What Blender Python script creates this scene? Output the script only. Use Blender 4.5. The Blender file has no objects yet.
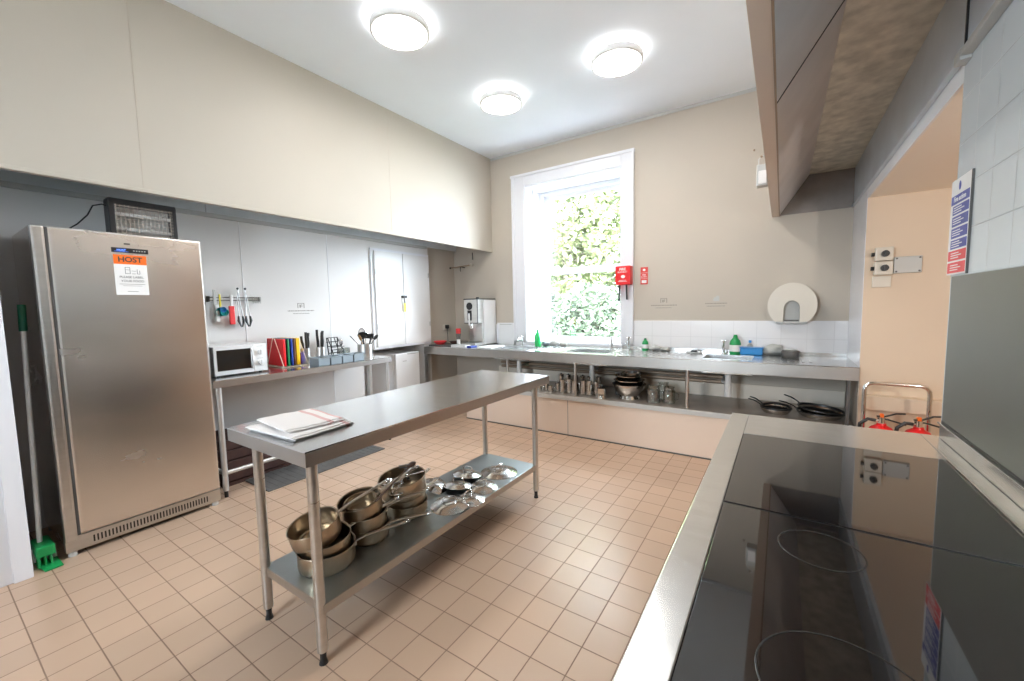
import bpy, bmesh, math, random
from mathutils import Vector, Matrix, noise
random.seed(7)
C = bpy.context.scene.collection
SC = bpy.context.scene
PI = math.pi

# ---------------------------------------------------------------- camera
def look_matrix(yaw, pitch, roll, loc):
    yaw, pitch, roll = map(math.radians, (yaw, pitch, roll))
    fwd = Vector((-math.sin(yaw)*math.cos(pitch), math.cos(yaw)*math.cos(pitch), -math.sin(pitch)))
    right = Vector((math.cos(yaw), math.sin(yaw), 0))
    up = right.cross(fwd)
    r = math.cos(roll)*right + math.sin(roll)*up
    u = -math.sin(roll)*right + math.cos(roll)*up
    m = Matrix((r, u, -fwd)).transposed().to_4x4()
    m.translation = loc
    return m
cam_d = bpy.data.cameras.new('camera')
cam = bpy.data.objects.new('camera', cam_d); C.objects.link(cam)
cam_d.sensor_width = 36; cam_d.sensor_fit = 'HORIZONTAL'
cam_d.lens = 407.2178/1024*36
cam_d.clip_start = .02
cam.matrix_world = look_matrix(33.5408, 4.6636, -1.16347, Vector((0, 0, 1.4)))
SC.camera = cam

# ---------------------------------------------------------------- world, sun, exposure
W = bpy.data.worlds.new('sky'); SC.world = W; W.use_nodes = True
W.node_tree.nodes['Background'].inputs[0].default_value = (.76, .89, 1, 1)
W.node_tree.nodes['Background'].inputs[1].default_value = 30.0
SC.view_settings.view_transform = 'Standard'
SC.view_settings.look = 'None'
SC.view_settings.gamma = 1
SC.view_settings.use_curve_mapping = False
SC.view_settings.exposure = 0.86
SC.cycles.max_bounces = 10
SC.cycles.diffuse_bounces = 6
SC.cycles.glossy_bounces = 5
SC.cycles.transmission_bounces = 6
SC.cycles.transparent_max_bounces = 12
SC.cycles.sample_clamp_indirect = 6
SC.cycles.caustics_reflective = False
SC.cycles.caustics_refractive = False
SC.cycles.use_denoising = True

def light(name, kind, loc, energy, color=(1,1,1), rot=None, size=None, size_y=None, portal=False, shape=None, target=None):
    d = bpy.data.lights.new(name, kind); d.energy = energy; d.color = color
    if kind == 'AREA':
        d.shape = shape or 'RECTANGLE'; d.size = size; d.size_y = size_y or size
        if portal: d.cycles.is_portal = True
    o = bpy.data.objects.new(name, d); C.objects.link(o); o.location = loc
    if target is not None:
        o.rotation_euler = (Vector(target)-Vector(loc)).to_track_quat('-Z', 'Y').to_euler()
    elif rot: o.rotation_euler = rot
    return o
sun = light('sun', 'SUN', (0, 9, 12), 12.0, (1, .96, .86), target=(-4.5, 14, 0)); sun.data.angle = .02
# daylight portals: the far window and the added fill window behind the camera
light('window_portal', 'AREA', (-2.19, 5.14, 1.95), 1, rot=(-PI/2, 0, 0), size=1.2, size_y=2.1, portal=True)
light('window_portal', 'AREA', (-1.4, -2.28, 1.85), 1, rot=(PI/2, 0, 0), size=1.0, size_y=1.4, portal=True)

# ---------------------------------------------------------------- materials
def mat(name, col, rough=.5, metal=0, var=0, scale=8, bump=0, bscale=40, stretch=(1,1,1), spec=None, rvar=0, coat=0, trans=0, emit=None, es=0):
    m = bpy.data.materials.new(name); m.use_nodes = True
    nt = m.node_tree; b = nt.nodes['Principled BSDF']
    b.inputs['Base Color'].default_value = (*col, 1)
    b.inputs['Roughness'].default_value = rough
    b.inputs['Metallic'].default_value = metal
    if spec is not None: b.inputs['Specular IOR Level'].default_value = spec
    if coat: b.inputs['Coat Weight'].default_value = coat
    if trans: b.inputs['Transmission Weight'].default_value = trans
    if emit: b.inputs['Emission Color'].default_value = (*emit, 1); b.inputs['Emission Strength'].default_value = es
    tc = nt.nodes.new('ShaderNodeTexCoord'); mp = nt.nodes.new('ShaderNodeMapping')
    nt.links.new(tc.outputs['Object'], mp.inputs[0]); mp.inputs['Scale'].default_value = stretch
    n = nt.nodes.new('ShaderNodeTexNoise'); n.inputs['Scale'].default_value = scale; n.inputs['Detail'].default_value = 5
    nt.links.new(mp.outputs[0], n.inputs['Vector'])
    if var:
        r = nt.nodes.new('ShaderNodeValToRGB')
        r.color_ramp.elements[0].position = .3; r.color_ramp.elements[1].position = .7
        r.color_ramp.elements[0].color = (*[max(0, c*(1-var)) for c in col], 1)
        r.color_ramp.elements[1].color = (*[min(1, c*(1+var)) for c in col], 1)
        nt.links.new(n.outputs['Fac'], r.inputs[0]); nt.links.new(r.outputs[0], b.inputs['Base Color'])
    if rvar:
        mr = nt.nodes.new('ShaderNodeMapRange'); mr.inputs[3].default_value = max(0, rough-rvar); mr.inputs[4].default_value = rough+rvar
        nt.links.new(n.outputs['Fac'], mr.inputs[0]); nt.links.new(mr.outputs[0], b.inputs['Roughness'])
    if bump:
        n2 = nt.nodes.new('ShaderNodeTexNoise'); n2.inputs['Scale'].default_value = bscale
        nt.links.new(mp.outputs[0], n2.inputs['Vector'])
        bp = nt.nodes.new('ShaderNodeBump'); bp.inputs['Strength'].default_value = bump; bp.inputs['Distance'].default_value = .01
        nt.links.new(n2.outputs['Fac'], bp.inputs['Height']); nt.links.new(bp.outputs[0], b.inputs['Normal'])
    return m

def tile_mat(name, col, grout, size, gap, off, axes, rough, var=.06, bumpy=.3):
    """square tiles laid out in object space along two axes"""
    m = bpy.data.materials.new(name); m.use_nodes = True
    nt = m.node_tree; b = nt.nodes['Principled BSDF']; L = nt.links.new
    tc = nt.nodes.new('ShaderNodeTexCoord'); sp = nt.nodes.new('ShaderNodeSeparateXYZ'); L(tc.outputs['Object'], sp.inputs[0])
    def M(op, a, bb=None):
        n = nt.nodes.new('ShaderNodeMath'); n.operation = op
        for i, v in enumerate((a, bb)):
            if v is None: continue
            if isinstance(v, (int, float)): n.inputs[i].default_value = v
            else: L(v, n.inputs[i])
        return n.outputs[0]
    ds, cells = [], []
    for k, ax in enumerate(axes):
        v = M('DIVIDE', M('SUBTRACT', sp.outputs[ax], off[k]), size)
        fr = M('FRACT', v); cells.append(M('FLOOR', v))
        ds.append(M('MINIMUM', fr, M('SUBTRACT', 1, fr)))
    d = M('MINIMUM', ds[0], ds[1])
    mr = nt.nodes.new('ShaderNodeMapRange'); L(d, mr.inputs[0])
    mr.inputs[1].default_value = gap/size*.35; mr.inputs[2].default_value = gap/size*.75
    cb = nt.nodes.new('ShaderNodeCombineXYZ'); L(cells[0], cb.inputs[0]); L(cells[1], cb.inputs[1])
    wn = nt.nodes.new('ShaderNodeTexWhiteNoise'); wn.noise_dimensions = '2D'; L(cb.outputs[0], wn.inputs['Vector'])
    ns = nt.nodes.new('ShaderNodeTexNoise'); ns.inputs['Scale'].default_value = 2.2; L(tc.outputs['Object'], ns.inputs['Vector'])
    add = M('ADD', M('MULTIPLY', wn.outputs['Value'], .55), M('MULTIPLY', ns.outputs['Fac'], .6))
    rp = nt.nodes.new('ShaderNodeValToRGB'); L(add, rp.inputs[0])
    rp.color_ramp.elements[0].color = (*[c*(1-var) for c in col], 1); rp.color_ramp.elements[1].color = (*[min(1, c*(1+var)) for c in col], 1)
    # grout darker in places (ingrained dirt)
    nd = nt.nodes.new('ShaderNodeTexNoise'); nd.inputs['Scale'].default_value = 1.3; L(tc.outputs['Object'], nd.inputs['Vector'])
    gr = nt.nodes.new('ShaderNodeValToRGB'); L(nd.outputs['Fac'], gr.inputs[0])
    gr.color_ramp.elements[0].position = .4; gr.color_ramp.elements[1].position = .62
    gr.color_ramp.elements[0].color = (*grout, 1); gr.color_ramp.elements[1].color = (*[g*.55+c*.3 for g, c in zip(grout, col)], 1)
    mx = nt.nodes.new('ShaderNodeMix'); mx.data_type = 'RGBA'
    L(mr.outputs[0], mx.inputs[0]); L(gr.outputs[0], mx.inputs[6]); L(rp.outputs[0], mx.inputs[7]); L(mx.outputs[2], b.inputs['Base Color'])
    rr = nt.nodes.new('ShaderNodeMapRange'); L(mr.outputs[0], rr.inputs[0]); rr.inputs[3].default_value = .9; rr.inputs[4].default_value = rough
    L(rr.outputs[0], b.inputs['Roughness'])
    bp = nt.nodes.new('ShaderNodeBump'); bp.inputs['Strength'].default_value = bumpy; bp.inputs['Distance'].default_value = .002
    L(mr.outputs[0], bp.inputs['Height']); L(bp.outputs[0], b.inputs['Normal'])
    return m

def glass_mat(name, tint=(1,1,1), gloss=.08, rough=.02):
    m = bpy.data.materials.new(name); m.use_nodes = True; nt = m.node_tree; nt.nodes.clear()
    o = nt.nodes.new('ShaderNodeOutputMaterial'); mx = nt.nodes.new('ShaderNodeMixShader')
    t = nt.nodes.new('ShaderNodeBsdfTransparent'); t.inputs[0].default_value = (*tint, 1)
    g = nt.nodes.new('ShaderNodeBsdfGlossy'); g.inputs['Roughness'].default_value = rough
    f = nt.nodes.new('ShaderNodeLayerWeight'); f.inputs[0].default_value = .25
    mr = nt.nodes.new('ShaderNodeMapRange'); mr.inputs[3].default_value = gloss; mr.inputs[4].default_value = .7
    nt.links.new(f.outputs['Facing'], mr.inputs[0]); nt.links.new(mr.outputs[0], mx.inputs[0])
    nt.links.new(t.outputs[0], mx.inputs[1]); nt.links.new(g.outputs[0], mx.inputs[2]); nt.links.new(mx.outputs[0], o.inputs[0])
    return m

CREAM = (.515, .455, .38)
M_cream = mat('cream_paint', CREAM, .6, var=.02, scale=2, bump=.05, bscale=60)
M_soffit = mat('pale_soffit_paint', (.88, .82, .74), .6)
M_cream2 = mat('warm_cream_paint', (.70, .56, .42), .6, var=.02, scale=2)
M_bulk = mat('bulkhead_paint', (.50, .455, .385), .55, var=.02, scale=1.5)
M_white = mat('white_paint', (.83, .83, .83), .5, var=.015, scale=3)
M_ceil = mat('ceiling_paint', (.86, .92, .985), .7, var=.01, scale=3)
M_gloss = mat('white_gloss', (.76, .76, .79), .3)
M_panel = mat('white_wall_panel', (.725, .705, .685), .3, var=.015, scale=2)
M_lowp = mat('pale_low_panel', (.84, .75, .64), .5)
M_plinth = mat('plinth_paint', (.74, .60, .49), .5, var=.02, scale=2)
M_wtile = tile_mat('white_wall_tiles', (.68, .73, .75), (.50, .52, .52), .15, .005, (2.09, 1.877-.155*20), (1, 2), .22, .02, .3)
M_floor = tile_mat('quarry_floor_tiles', (.53, .36, .25), (.25, .16, .11), .1545, .0042, (-3.12, .215), (0, 1), .29, .09, .5)
M_btile = tile_mat('backsplash_tiles', (.80, .78, .78), (.68, .66, .66), .2, .004, (0, 1.25), (0, 2), .25, .01, .2)
M_steel = mat('brushed_steel', (.60, .585, .56), .30, 1, var=.05, scale=3, stretch=(1, 1, 12), rvar=.06)
M_steelf = mat('satin_steel', (.46, .44, .415), .36, 1, var=.05, scale=3, rvar=.05)
M_steelh = mat('worktop_steel', (.74, .74, .73), .22, 1, var=.04, scale=5, stretch=(1, 6, 1), rvar=.07)
M_fridge = mat('fridge_steel', (.74, .70, .66), .26, 1, var=.05, scale=1.6, stretch=(1, 1, 3), rvar=.05)
M_shelf = mat('galvanised_shelf', (.40, .44, .45), .38, 1, var=.08, scale=6, rvar=.08)
M_hood = mat('dull_hood_steel', (.60, .66, .72), .45, .5, var=.10, scale=3, rvar=.08)
M_hoodf = mat('pale_hood_sheet', (.74, .71, .70), .45, .25, var=.08, scale=3)
M_shelf2 = mat('worn_brown_grey_shelf', (.40, .345, .30), .35, .5, var=.12, scale=5)
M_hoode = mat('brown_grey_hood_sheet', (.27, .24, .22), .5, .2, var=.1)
M_lining = mat('window_lit_canopy_lining', (.74, .77, .78), .4, .3, var=.06)  # canopy steel made paler, window light put into its colour
M_bulk2 = mat('bounce_lit_bulkhead_paint', (.74, .63, .54), .55)  # lighter than the other bulkhead, bounced light put into the colour
M_hoodtop = mat('stained_hood_steel', (.60, .575, .50), .5, .2, var=.26, scale=13, rvar=.1)
M_chrome = mat('chrome', (.82, .82, .82), .12, 1)
M_pan = mat('pan_steel', (.43, .35, .26), .30, 1, var=.15, scale=9, rvar=.06)  # steel browned, the floor's reflection put into the base colour
M_flat = mat('flat_handle_steel', (.56, .51, .45), .28, 1)
M_lid = mat('lid_steel', (.60, .59, .57), .15, 1, rvar=.03)
M_black = mat('black_plastic', (.015, .015, .016), .4)
M_iron = mat('black_iron', (.02, .02, .02), .35, .3)
M_dark = mat('dark_grey_rubber', (.10, .095, .09), .55, var=.15, scale=12)
M_hob = mat('black_ceramic_glass', (.006, .006, .007), .03, 0, spec=1.0, coat=.35)
M_ring = mat('ring_print', (.035, .035, .035), .2)
M_splash = mat('splash_steel', (.21, .20, .18), .45, .8, var=.10, scale=1.8, rvar=.06)
M_red = mat('red_plastic', (.75, .012, .015), .3)
M_redsign = mat('red_sign_face', (.62, .05, .035), .4)
M_blue = mat('sign_blue', (.045, .06, .32), .4)
M_signred = mat('sign_red', (.72, .045, .05), .4)
M_ink = mat('dark_ink', (.06, .055, .05), .6)
M_greyink = mat('grey_ink', (.25, .23, .20), .6)
M_orange = mat('orange_print', (.90, .16, .012), .5)
M_paper = mat('white_paper', (.82, .80, .78), .6)
M_plasticw = mat('white_plastic', (.80, .79, .77), .35)
M_creamp = mat('cream_plastic', (.66, .60, .51), .35)
M_applw = mat('white_enamel', (.82, .82, .82), .25)
M_green = mat('green_plastic', (.01, .30, .08), .35)
M_greenl = mat('green_liquid', (.03, .55, .14), .25)
M_dgreen = mat('dark_green_plastic', (.006, .11, .055), .4)
M_boardr = mat('red_board', (.72, .008, .015), .4); M_boardg = mat('green_board', (.005, .17, .06), .4)
M_boardb = mat('blue_board', (.01, .04, .28), .4); M_boardn = mat('brown_board', (.16, .06, .03), .4); M_boardy = mat('yellow_board', (.88, .50, .008), .4)
M_boardp = mat('purple_board', (.12, .06, .35), .4)
M_wire = mat('cream_wire', (.80, .70, .55), .35)
M_tongs = mat('dark_tong_steel', (.22, .21, .20), .3, .8)
M_tray = mat('grey_blue_plastic', (.27, .315, .345), .35)
M_teal = mat('teal_plastic', (.01, .38, .36), .35)
M_yellow = mat('yellow_plastic', (.80, .70, .05), .4)
M_wood = mat('wood', (.42, .24, .10), .5, var=.15, scale=10)
M_brownh = mat('brown_handle', (.10, .055, .04), .4)
M_crate = mat('dark_red_timber', (.055, .022, .017), .6, var=.3, scale=12)
M_towel = mat('white_cotton', (.78, .74, .72), .9, bump=.4, bscale=220)
M_stripe = mat('red_stripe_cotton', (.64, .40, .38), .9)
M_cloth = mat('grey_cloth', (.45, .45, .42), .9, bump=.5, bscale=60)
M_bluep = mat('blue_plastic', (.02, .25, .62), .3)
M_gplas = mat('grey_plastic', (.50, .50, .48), .4)
M_pipe = mat('copper_brown_pipe', (.38, .28, .20), .45, .3)
M_lamp = mat('lamp_diffuser', (.9, .9, .9), .4, emit=(1, .98, .94), es=9)
M_glow = mat('lamp_uplight_ring', (.9, .9, .9), .4, emit=(1, .97, .93), es=7)
M_led = mat('blue_led', (.05, .1, .6), .4, emit=(.12, .28, 1), es=1.6)
M_mwglass = mat('microwave_glass', (.02, .018, .016), .08)
M_glassw = glass_mat('window_glass', (1, 1, 1), .04)
M_glassj = glass_mat('jar_glass', (.86, .88, .86), .14, .04)
M_leaf = mat('leaf', (.105, .130, .055), .5, var=.5, scale=1.2, trans=0)
M_leaf2 = mat('pale_leaf', (.165, .19, .080), .5, var=.4, scale=1.5)
M_leaf3 = mat('blue_green_leaf', (.085, .115, .072), .5, var=.4, scale=1.5)
M_bark = mat('bark', (.20, .17, .13), .8, var=.3, scale=10)
M_lawn = mat('lawn', (.04, .06, .03), .9, var=.3, scale=6)
M_paving = mat('bounce_paving', (.62, .62, .63), .8, var=.05)
M_brass = mat('tap_chrome', (.72, .72, .72), .15, 1)

# ---------------------------------------------------------------- mesh helpers
ORG = {}
class MB:
    def __init__(s): s.bm = bmesh.new(); s.mats = []
    def mi(s, m):
        if m not in s.mats: s.mats.append(m)
        return s.mats.index(m)
    def _faces(s, n0, m):
        s.bm.faces.ensure_lookup_table(); i = s.mi(m)
        for f in s.bm.faces[n0:]: f.material_index = i
    def box(s, x0, x1, y0, y1, z0, z1, m, bev=0, mtx=None):
        n0 = len(s.bm.faces)
        t = bmesh.new(); bmesh.ops.create_cube(t, size=1)
        for v in t.verts: v.co = Vector(((x0+x1)/2+v.co.x*(x1-x0), (y0+y1)/2+v.co.y*(y1-y0), (z0+z1)/2+v.co.z*(z1-z0)))
        if bev: bmesh.ops.bevel(t, geom=t.edges[:], offset=bev, segments=2, profile=.6, affect='EDGES')
        return s.merge(t, m, mtx, True)
    def merge(s, t, m, mtx=None, flat=False):
        i = s.mi(m)
        if mtx is not None: t.transform(mtx)
        vm = {v: s.bm.verts.new(v.co) for v in t.verts}
        for f in t.faces:
            try: nf = s.bm.faces.new([vm[v] for v in f.verts]); nf.material_index = i; nf.smooth = not flat
            except ValueError: pass
        t.free(); return s
    def cyl(s, p0, p1, r, m, r2=None, seg=20, caps=True):
        p0, p1 = Vector(p0), Vector(p1); d = p1-p0; t = bmesh.new()
        bmesh.ops.create_cone(t, cap_ends=caps, segments=seg, radius1=r, radius2=r if r2 is None else r2, depth=d.length)
        q = d.to_track_quat('Z', 'Y').to_matrix().to_4x4(); q.translation = (p0+p1)/2
        return s.merge(t, m, q)
    def ball(s, c, r, m, sc=(1,1,1), seg=14):
        t = bmesh.new(); bmesh.ops.create_uvsphere(t, u_segments=seg, v_segments=seg//2+2, radius=r)
        return s.merge(t, m, Matrix.Translation(c) @ Matrix.Diagonal((*sc, 1)))
    def lathe(s, prof, m, c=(0,0,0), seg=32, mtx=None):
        t = bmesh.new(); rings = []
        for r, z in prof:
            if r < 1e-6: rings.append([t.verts.new((0, 0, z))])
            else: rings.append([t.verts.new((r*math.cos(2*PI*k/seg), r*math.sin(2*PI*k/seg), z)) for k in range(seg)])
        for a, b in zip(rings, rings[1:]):
            for k in range(seg):
                k2 = (k+1) % seg
                vs = [a[k % len(a)], a[k2 % len(a)], b[k2 % len(b)], b[k % len(b)]]
                u = []
                for v in vs:
                    if v not in u: u.append(v)
                if len(u) > 2: t.faces.new(u)
        q = Matrix.Translation(c)
        if mtx is not None: q = mtx @ q
        return s.merge(t, m, q)
    def tube(s, pts, r, m, seg=10, closed=False, flat=1, mtx=None):
        pts = [Vector(p) for p in pts]; n = len(pts); t = bmesh.new(); rings = []; up = None
        for i, p in enumerate(pts):
            a = pts[(i-1) % n] if closed or i > 0 else p; b = pts[(i+1) % n] if closed or i < n-1 else p
            d = (b-a).normalized()
            if up is None:
                up = Vector((0, 0, 1)) if abs(d.z) < .9 else Vector((1, 0, 0))
            u = (up - d*up.dot(d)).normalized(); up = u; w = d.cross(u)
            rr = r[i] if isinstance(r, (list, tuple)) else r
            rings.append([t.verts.new(p + rr*(math.cos(2*PI*k/seg)*w + math.sin(2*PI*k/seg)*u*flat)) for k in range(seg)])
        rg = list(zip(rings, rings[1:])) + ([(rings[-1], rings[0])] if closed else [])
        for a, b in rg:
            for k in range(seg): t.faces.new((a[k], a[(k+1) % seg], b[(k+1) % seg], b[k]))
        if not closed: t.faces.new(rings[0][::-1]); t.faces.new(rings[-1])
        return s.merge(t, m, mtx)
    def prism(s, poly, ext, m, bev=0, mtx=None):
        """poly: 3D points of a flat outline; ext: extrusion vector"""
        t = bmesh.new(); vs = [t.verts.new(p) for p in poly]; f = t.faces.new(vs)
        r = bmesh.ops.extrude_face_region(t, geom=[f])
        nv = [g for g in r['geom'] if isinstance(g, bmesh.types.BMVert)]
        bmesh.ops.translate(t, verts=nv, vec=ext)
        bmesh.ops.recalc_face_normals(t, faces=t.faces[:])
        if bev: bmesh.ops.bevel(t, geom=t.edges[:], offset=bev, segments=2, profile=.6, affect='EDGES')
        return s.merge(t, m, mtx, True)
    def quad(s, pts, m):
        i = s.mi(m); f = s.bm.faces.new([s.bm.verts.new(p) for p in pts]); f.material_index = i; return s
    def text(s, body, size, m, origin, xd, yd, align='CENTER', bold=0, ext=.0006):
        cu = bpy.data.curves.new('t', 'FONT'); cu.body = body; cu.size = size; cu.align_x = align; cu.align_y = 'CENTER'; cu.offset = bold; cu.extrude = ext
        o = bpy.data.objects.new('t', cu); C.objects.link(o)
        dg = bpy.context.evaluated_depsgraph_get(); me = bpy.data.meshes.new_from_object(o.evaluated_get(dg))
        t = bmesh.new(); t.from_mesh(me)
        xd, yd = Vector(xd).normalized(), Vector(yd).normalized()
        q = Matrix((xd, yd, xd.cross(yd))).transposed().to_4x4(); q.translation = origin
        bpy.data.objects.remove(o); bpy.data.curves.remove(cu); bpy.data.meshes.remove(me)
        return s.merge(t, m, q, True)
    def rot(s, mtx): s.bm.transform(mtx); return s
    def build(s, name, parent=None, loc=None, kind=None, sharp=35):
        bm = s.bm
        o0 = ORG.get(parent, Vector((0, 0, 0))) if parent else Vector(loc or (0, 0, 0))
        if o0.length: bmesh.ops.translate(bm, verts=bm.verts[:], vec=-o0)
        bmesh.ops.recalc_face_normals(bm, faces=bm.faces[:])
        for e in bm.edges:
            if len(e.link_faces) != 2 or e.calc_face_angle(0) > math.radians(sharp): e.smooth = False
        me = bpy.data.meshes.new(name); bm.to_mesh(me); bm.free()
        for m in s.mats: me.materials.append(m)
        o = bpy.data.objects.new(name, me); C.objects.link(o)
        if parent: o.parent = parent; ORG[o] = o0
        else: o.location = o0; ORG[o] = o0
        if kind: o['kind'] = kind
        return o

def tag(o, label, cat, group=None):
    o['label'] = label; o['category'] = cat
    if group: o['group'] = group
    return o
def thing(name, label, cat, loc=(0, 0, 0), group=None):
    o = bpy.data.objects.new(name, None); C.objects.link(o); o.location = loc; o.empty_display_size = .05
    ORG[o] = Vector(loc); return tag(o, label, cat, group)
def dup(root, label=None, loc=None, rot=None, scale=None, parent=None):
    kids = [c for c in bpy.data.objects if c.parent == root]
    r = root.copy(); C.objects.link(r)
    if parent: r.parent = parent
    if loc is not None: r.location = loc
    if rot is not None: r.rotation_euler = rot
    if scale is not None: r.scale = (scale,)*3 if isinstance(scale, (int, float)) else scale
    if label: r['label'] = label
    for c in kids: dup(c, parent=r)
    return r
def struct(name, *boxes):
    """boxes: (x0,x1,y0,y1,z0,z1,mat)"""
    b = MB()
    for q in boxes: b.box(*q)
    return b.build(name, kind='structure')
def lab(o, s): o['label'] = s; return o

# ================================================================ SETTING
XL, XR, YF, YN, ZC = -4.05, .50, 4.65, -2.2, 3.42
struct('floor', (-5.0, 3.2, YN-.3, 5.4, -.12, 0, M_floor))
struct('ceiling', (-5.0, 1.2, YN-.3, 5.4, ZC, ZC+.15, M_ceil))
# far wall with window opening x -2.83..-1.55, z .95..2.96
wx0, wx1, wz0, wz1, yg = -2.83, -1.55, .93, 2.96, 5.1
b = MB()
b.box(-5.0, wx0, YF, 5.2, 0, ZC, M_cream); b.box(wx1, 1.2, YF, 5.2, 0, ZC, M_cream)
b.box(wx0, wx1, YF, 5.2, 0, wz0, M_cream); b.box(wx0, wx1, YF, 5.2, wz1, ZC, M_cream)
b.build('wall_far', kind='structure')
# left wall: white clad part with the niche below the cupboard, painted part beyond
b = MB()
b.box(-4.25, XL, .2, 2.97, 0, ZC, M_panel)
b.box(-4.25, XL, 2.97, 4.07, .925, ZC, M_panel)
b.box(-4.25, XL, 3.95, 4.07, 0, .925, M_panel)
b.box(-4.25, XL-.04, 4.07, 4.65, 0, ZC, M_cream)
b.box(-4.75, -4.70, 2.9, 4.07, 0, 1.0, M_white)
b.box(-4.75, -4.25, 2.9, 2.97, 0, 1.0, M_white); b.box(-4.75, -4.25, 3.95, 4.02, 0, 1.0, M_white); b.box(-4.75, -4.25, 2.9, 4.02, .925, 1.0, M_white)
b.build('wall_left', kind='structure')
b = MB()
for y in (.9, 2.587): b.box(XL, XL+.003, y-.004, y+.004, 0, 2.22, M_white)
for y in (1.75,): b.box(XL, XL+.003, y-.003, y+.003, .9, 2.22, M_white)
b.build('trim_1', kind='structure')
# projecting wall at the left edge with its door and frame
struct('wall_side', (-4.3, -3.37, -.9+.0, .2, 2.19, ZC, M_cream), (-4.3, -3.40, YN, -.75, 0, ZC, M_cream), (-4.3, -3.55, -.75, .2, 0, 2.19, M_white))
b = MB(); b.box(-3.43, -3.33, .235, .305, 0, 2.18, M_gloss, .004); b.box(-3.43, -3.345, .19, .24, 0, 2.18, M_gloss, .004); b.box(-4.04, -3.40, .21, .30, 0, 2.18, M_gloss)
fr = b.build('trim_2', kind='structure')
b = MB(); b.box(-3.42, -3.375, -.72, .188, .01, 2.15, M_gloss, .003)
for z0, z1 in ((.2, .95), (1.1, 2.0)): b.box(-3.376, -3.368, -.6, .07, z0, z1, M_gloss, .003)
d1 = b.build('door_1', kind='structure')
b = MB()
for z in (.25, 1.79): b.box(-3.377, -3.352, .185, .206, z-.05, z+.05, M_gplas, .002)
b.build('hinge', d1)
# boxed-in bulkheads above the canopies
b = MB(); b.box(-3.41, -3.38, YN, YF, 2.19, ZC, M_bulk); b.box(-3.415, -3.374, YN, YF, 2.170, 2.193, M_bulk, .004)
for y in (.93, 2.9): b.box(-3.381, -3.3785, y-.002, y+.002, 2.2, ZC, M_cream)
b.build('wall_bulkhead', kind='structure')
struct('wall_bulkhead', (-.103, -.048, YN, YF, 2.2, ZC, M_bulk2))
# right wall: tiled part, lintel, nib
struct('wall_right', (XR, .62, YN, 2.09, 0, ZC, M_wtile))
struct('wall_right', (XR, XR+.01, 2.09, 3.97, 2.14, ZC, M_white), (XR+.01, .62, 2.09, 3.97, 2.14, ZC, M_soffit))
b = MB(); b.box(XR, 3.1, 3.97, YF, 0, ZC, M_cream2); b.box(XR-.004, XR+.001, 3.97, YF, .9, 2.22, M_gloss); b.box(XR-.004, XR+.001, 3.95, YF, 0, .9, M_cream)
b.build('wall_right', kind='structure')
# recess beyond the opening
struct('wall_recess', (3.0, 3.1, .9, 3.97, 0, 2.3, M_cream2), (.62, 3.1, .8, .9, 0, 2.3, M_cream2))
struct('ceiling_recess', (.62, 3.1, .8, 3.97, 2.14, 2.3, M_soffit))
struct('wall_near', (-5, -1.9, YN-.3, YN, 0, ZC, M_cream), (-.9, 1.2, YN-.3, YN, 0, ZC, M_cream), (-1.9, -.9, YN-.3, YN, 0, 1.15, M_cream), (-1.9, -.9, YN-.3, YN, 2.55, ZC, M_cream))
b = MB()
for x0, x1, z0, z1 in ((-1.9, -1.84, 1.15, 2.55), (-.96, -.9, 1.15, 2.55), (-1.84, -.96, 1.15, 1.21), (-1.84, -.96, 2.49, 2.55), (-1.42, -1.38, 1.21, 2.49)): b.box(x0, x1, YN-.18, YN-.12, z0, z1, M_gloss, .004)
w2 = b.build('fill_window', kind='structure')  # unseen window, added and sized to let fill daylight in
b = MB(); b.box(-1.86, -.94, YN-.155, YN-.151, 1.19, 2.51, M_glassw); b.build('pane', w2)
# strip coloured as the ceiling's grey shadow line + backsplash + far worktop wall
struct('ceiling_shadow_line', (-3.37, -.11, YF-.008, YF, ZC-.03, ZC, M_gplas))
struct('trim_4', (-1.43, XR-.005, YF-.008, YF, .9, 1.22, M_btile), (-3.3, -3.01, YF-.008, YF, .9, 1.17, M_btile), (-3.01, -1.43, YF-.008, YF, .9, .95, M_btile))
# low plinth wall under the shelf
b = MB(); b.box(-3.32, XR, 3.93, 4.05, 0, .39, M_plinth)
for x in (-1.9,): b.box(x-.003, x+.003, 3.928, 3.93, 0, .39, M_greyink)
b.build('wall_plinth', kind='structure')
struct('baseboard_plinth', (-3.32, XR, 3.922, 3.932, 0, .012, M_dark))
struct('trim_5', (-3.3, XR-.01, YF-.02, YF, .44, .585, M_lowp))
struct('trim_6', (XR+.03, 1.9, 3.88, 3.97, .60, .70, M_cream2))

# ---- window_1
b = MB()
aw, at = .16, .03
b.box(-3.01, wx0, YF-at, YF, .95, 3.09, M_gloss, .006); b.box(wx1, -1.42, YF-at, YF, .95, 3.09, M_gloss, .006); b.box(wx0, wx1, YF-at, YF, wz1, 3.09, M_gloss, .006)
b.box(-3.025, -2.99, YF-at-.012, YF, .95, 3.085, M_gloss, .004); b.box(-1.435, -1.405, YF-at-.012, YF, .95, 3.085, M_gloss, .004)
b.box(-3.035, -1.40, YF-at-.016, YF, 3.082, 3.115, M_gloss, .004)
b.build('trim_7', kind='structure')
b = MB()   # reveal lining
b.box(wx0+.001, wx0+.012, YF-.01, 5.19, wz0, wz1, M_gloss); b.box(wx1-.012, wx1-.001, YF-.01, 5.19, wz0, wz1, M_gloss)
b.box(wx0+.012, wx1-.012, YF-.01, 5.19, wz1-.012, wz1-.001, M_gloss); b.box(wx0-.02, wx1+.02, YF-.03, 5.19, wz0-.02, wz0+.012, M_gloss, .004)
b.box(wx0+.012, wx0+.05, 4.98, 5.0, wz0, wz1, M_gloss, .003); b.box(wx0+.012, wx0+.03, 4.80, 4.82, wz0, wz1, M_gloss, .003)
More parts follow.
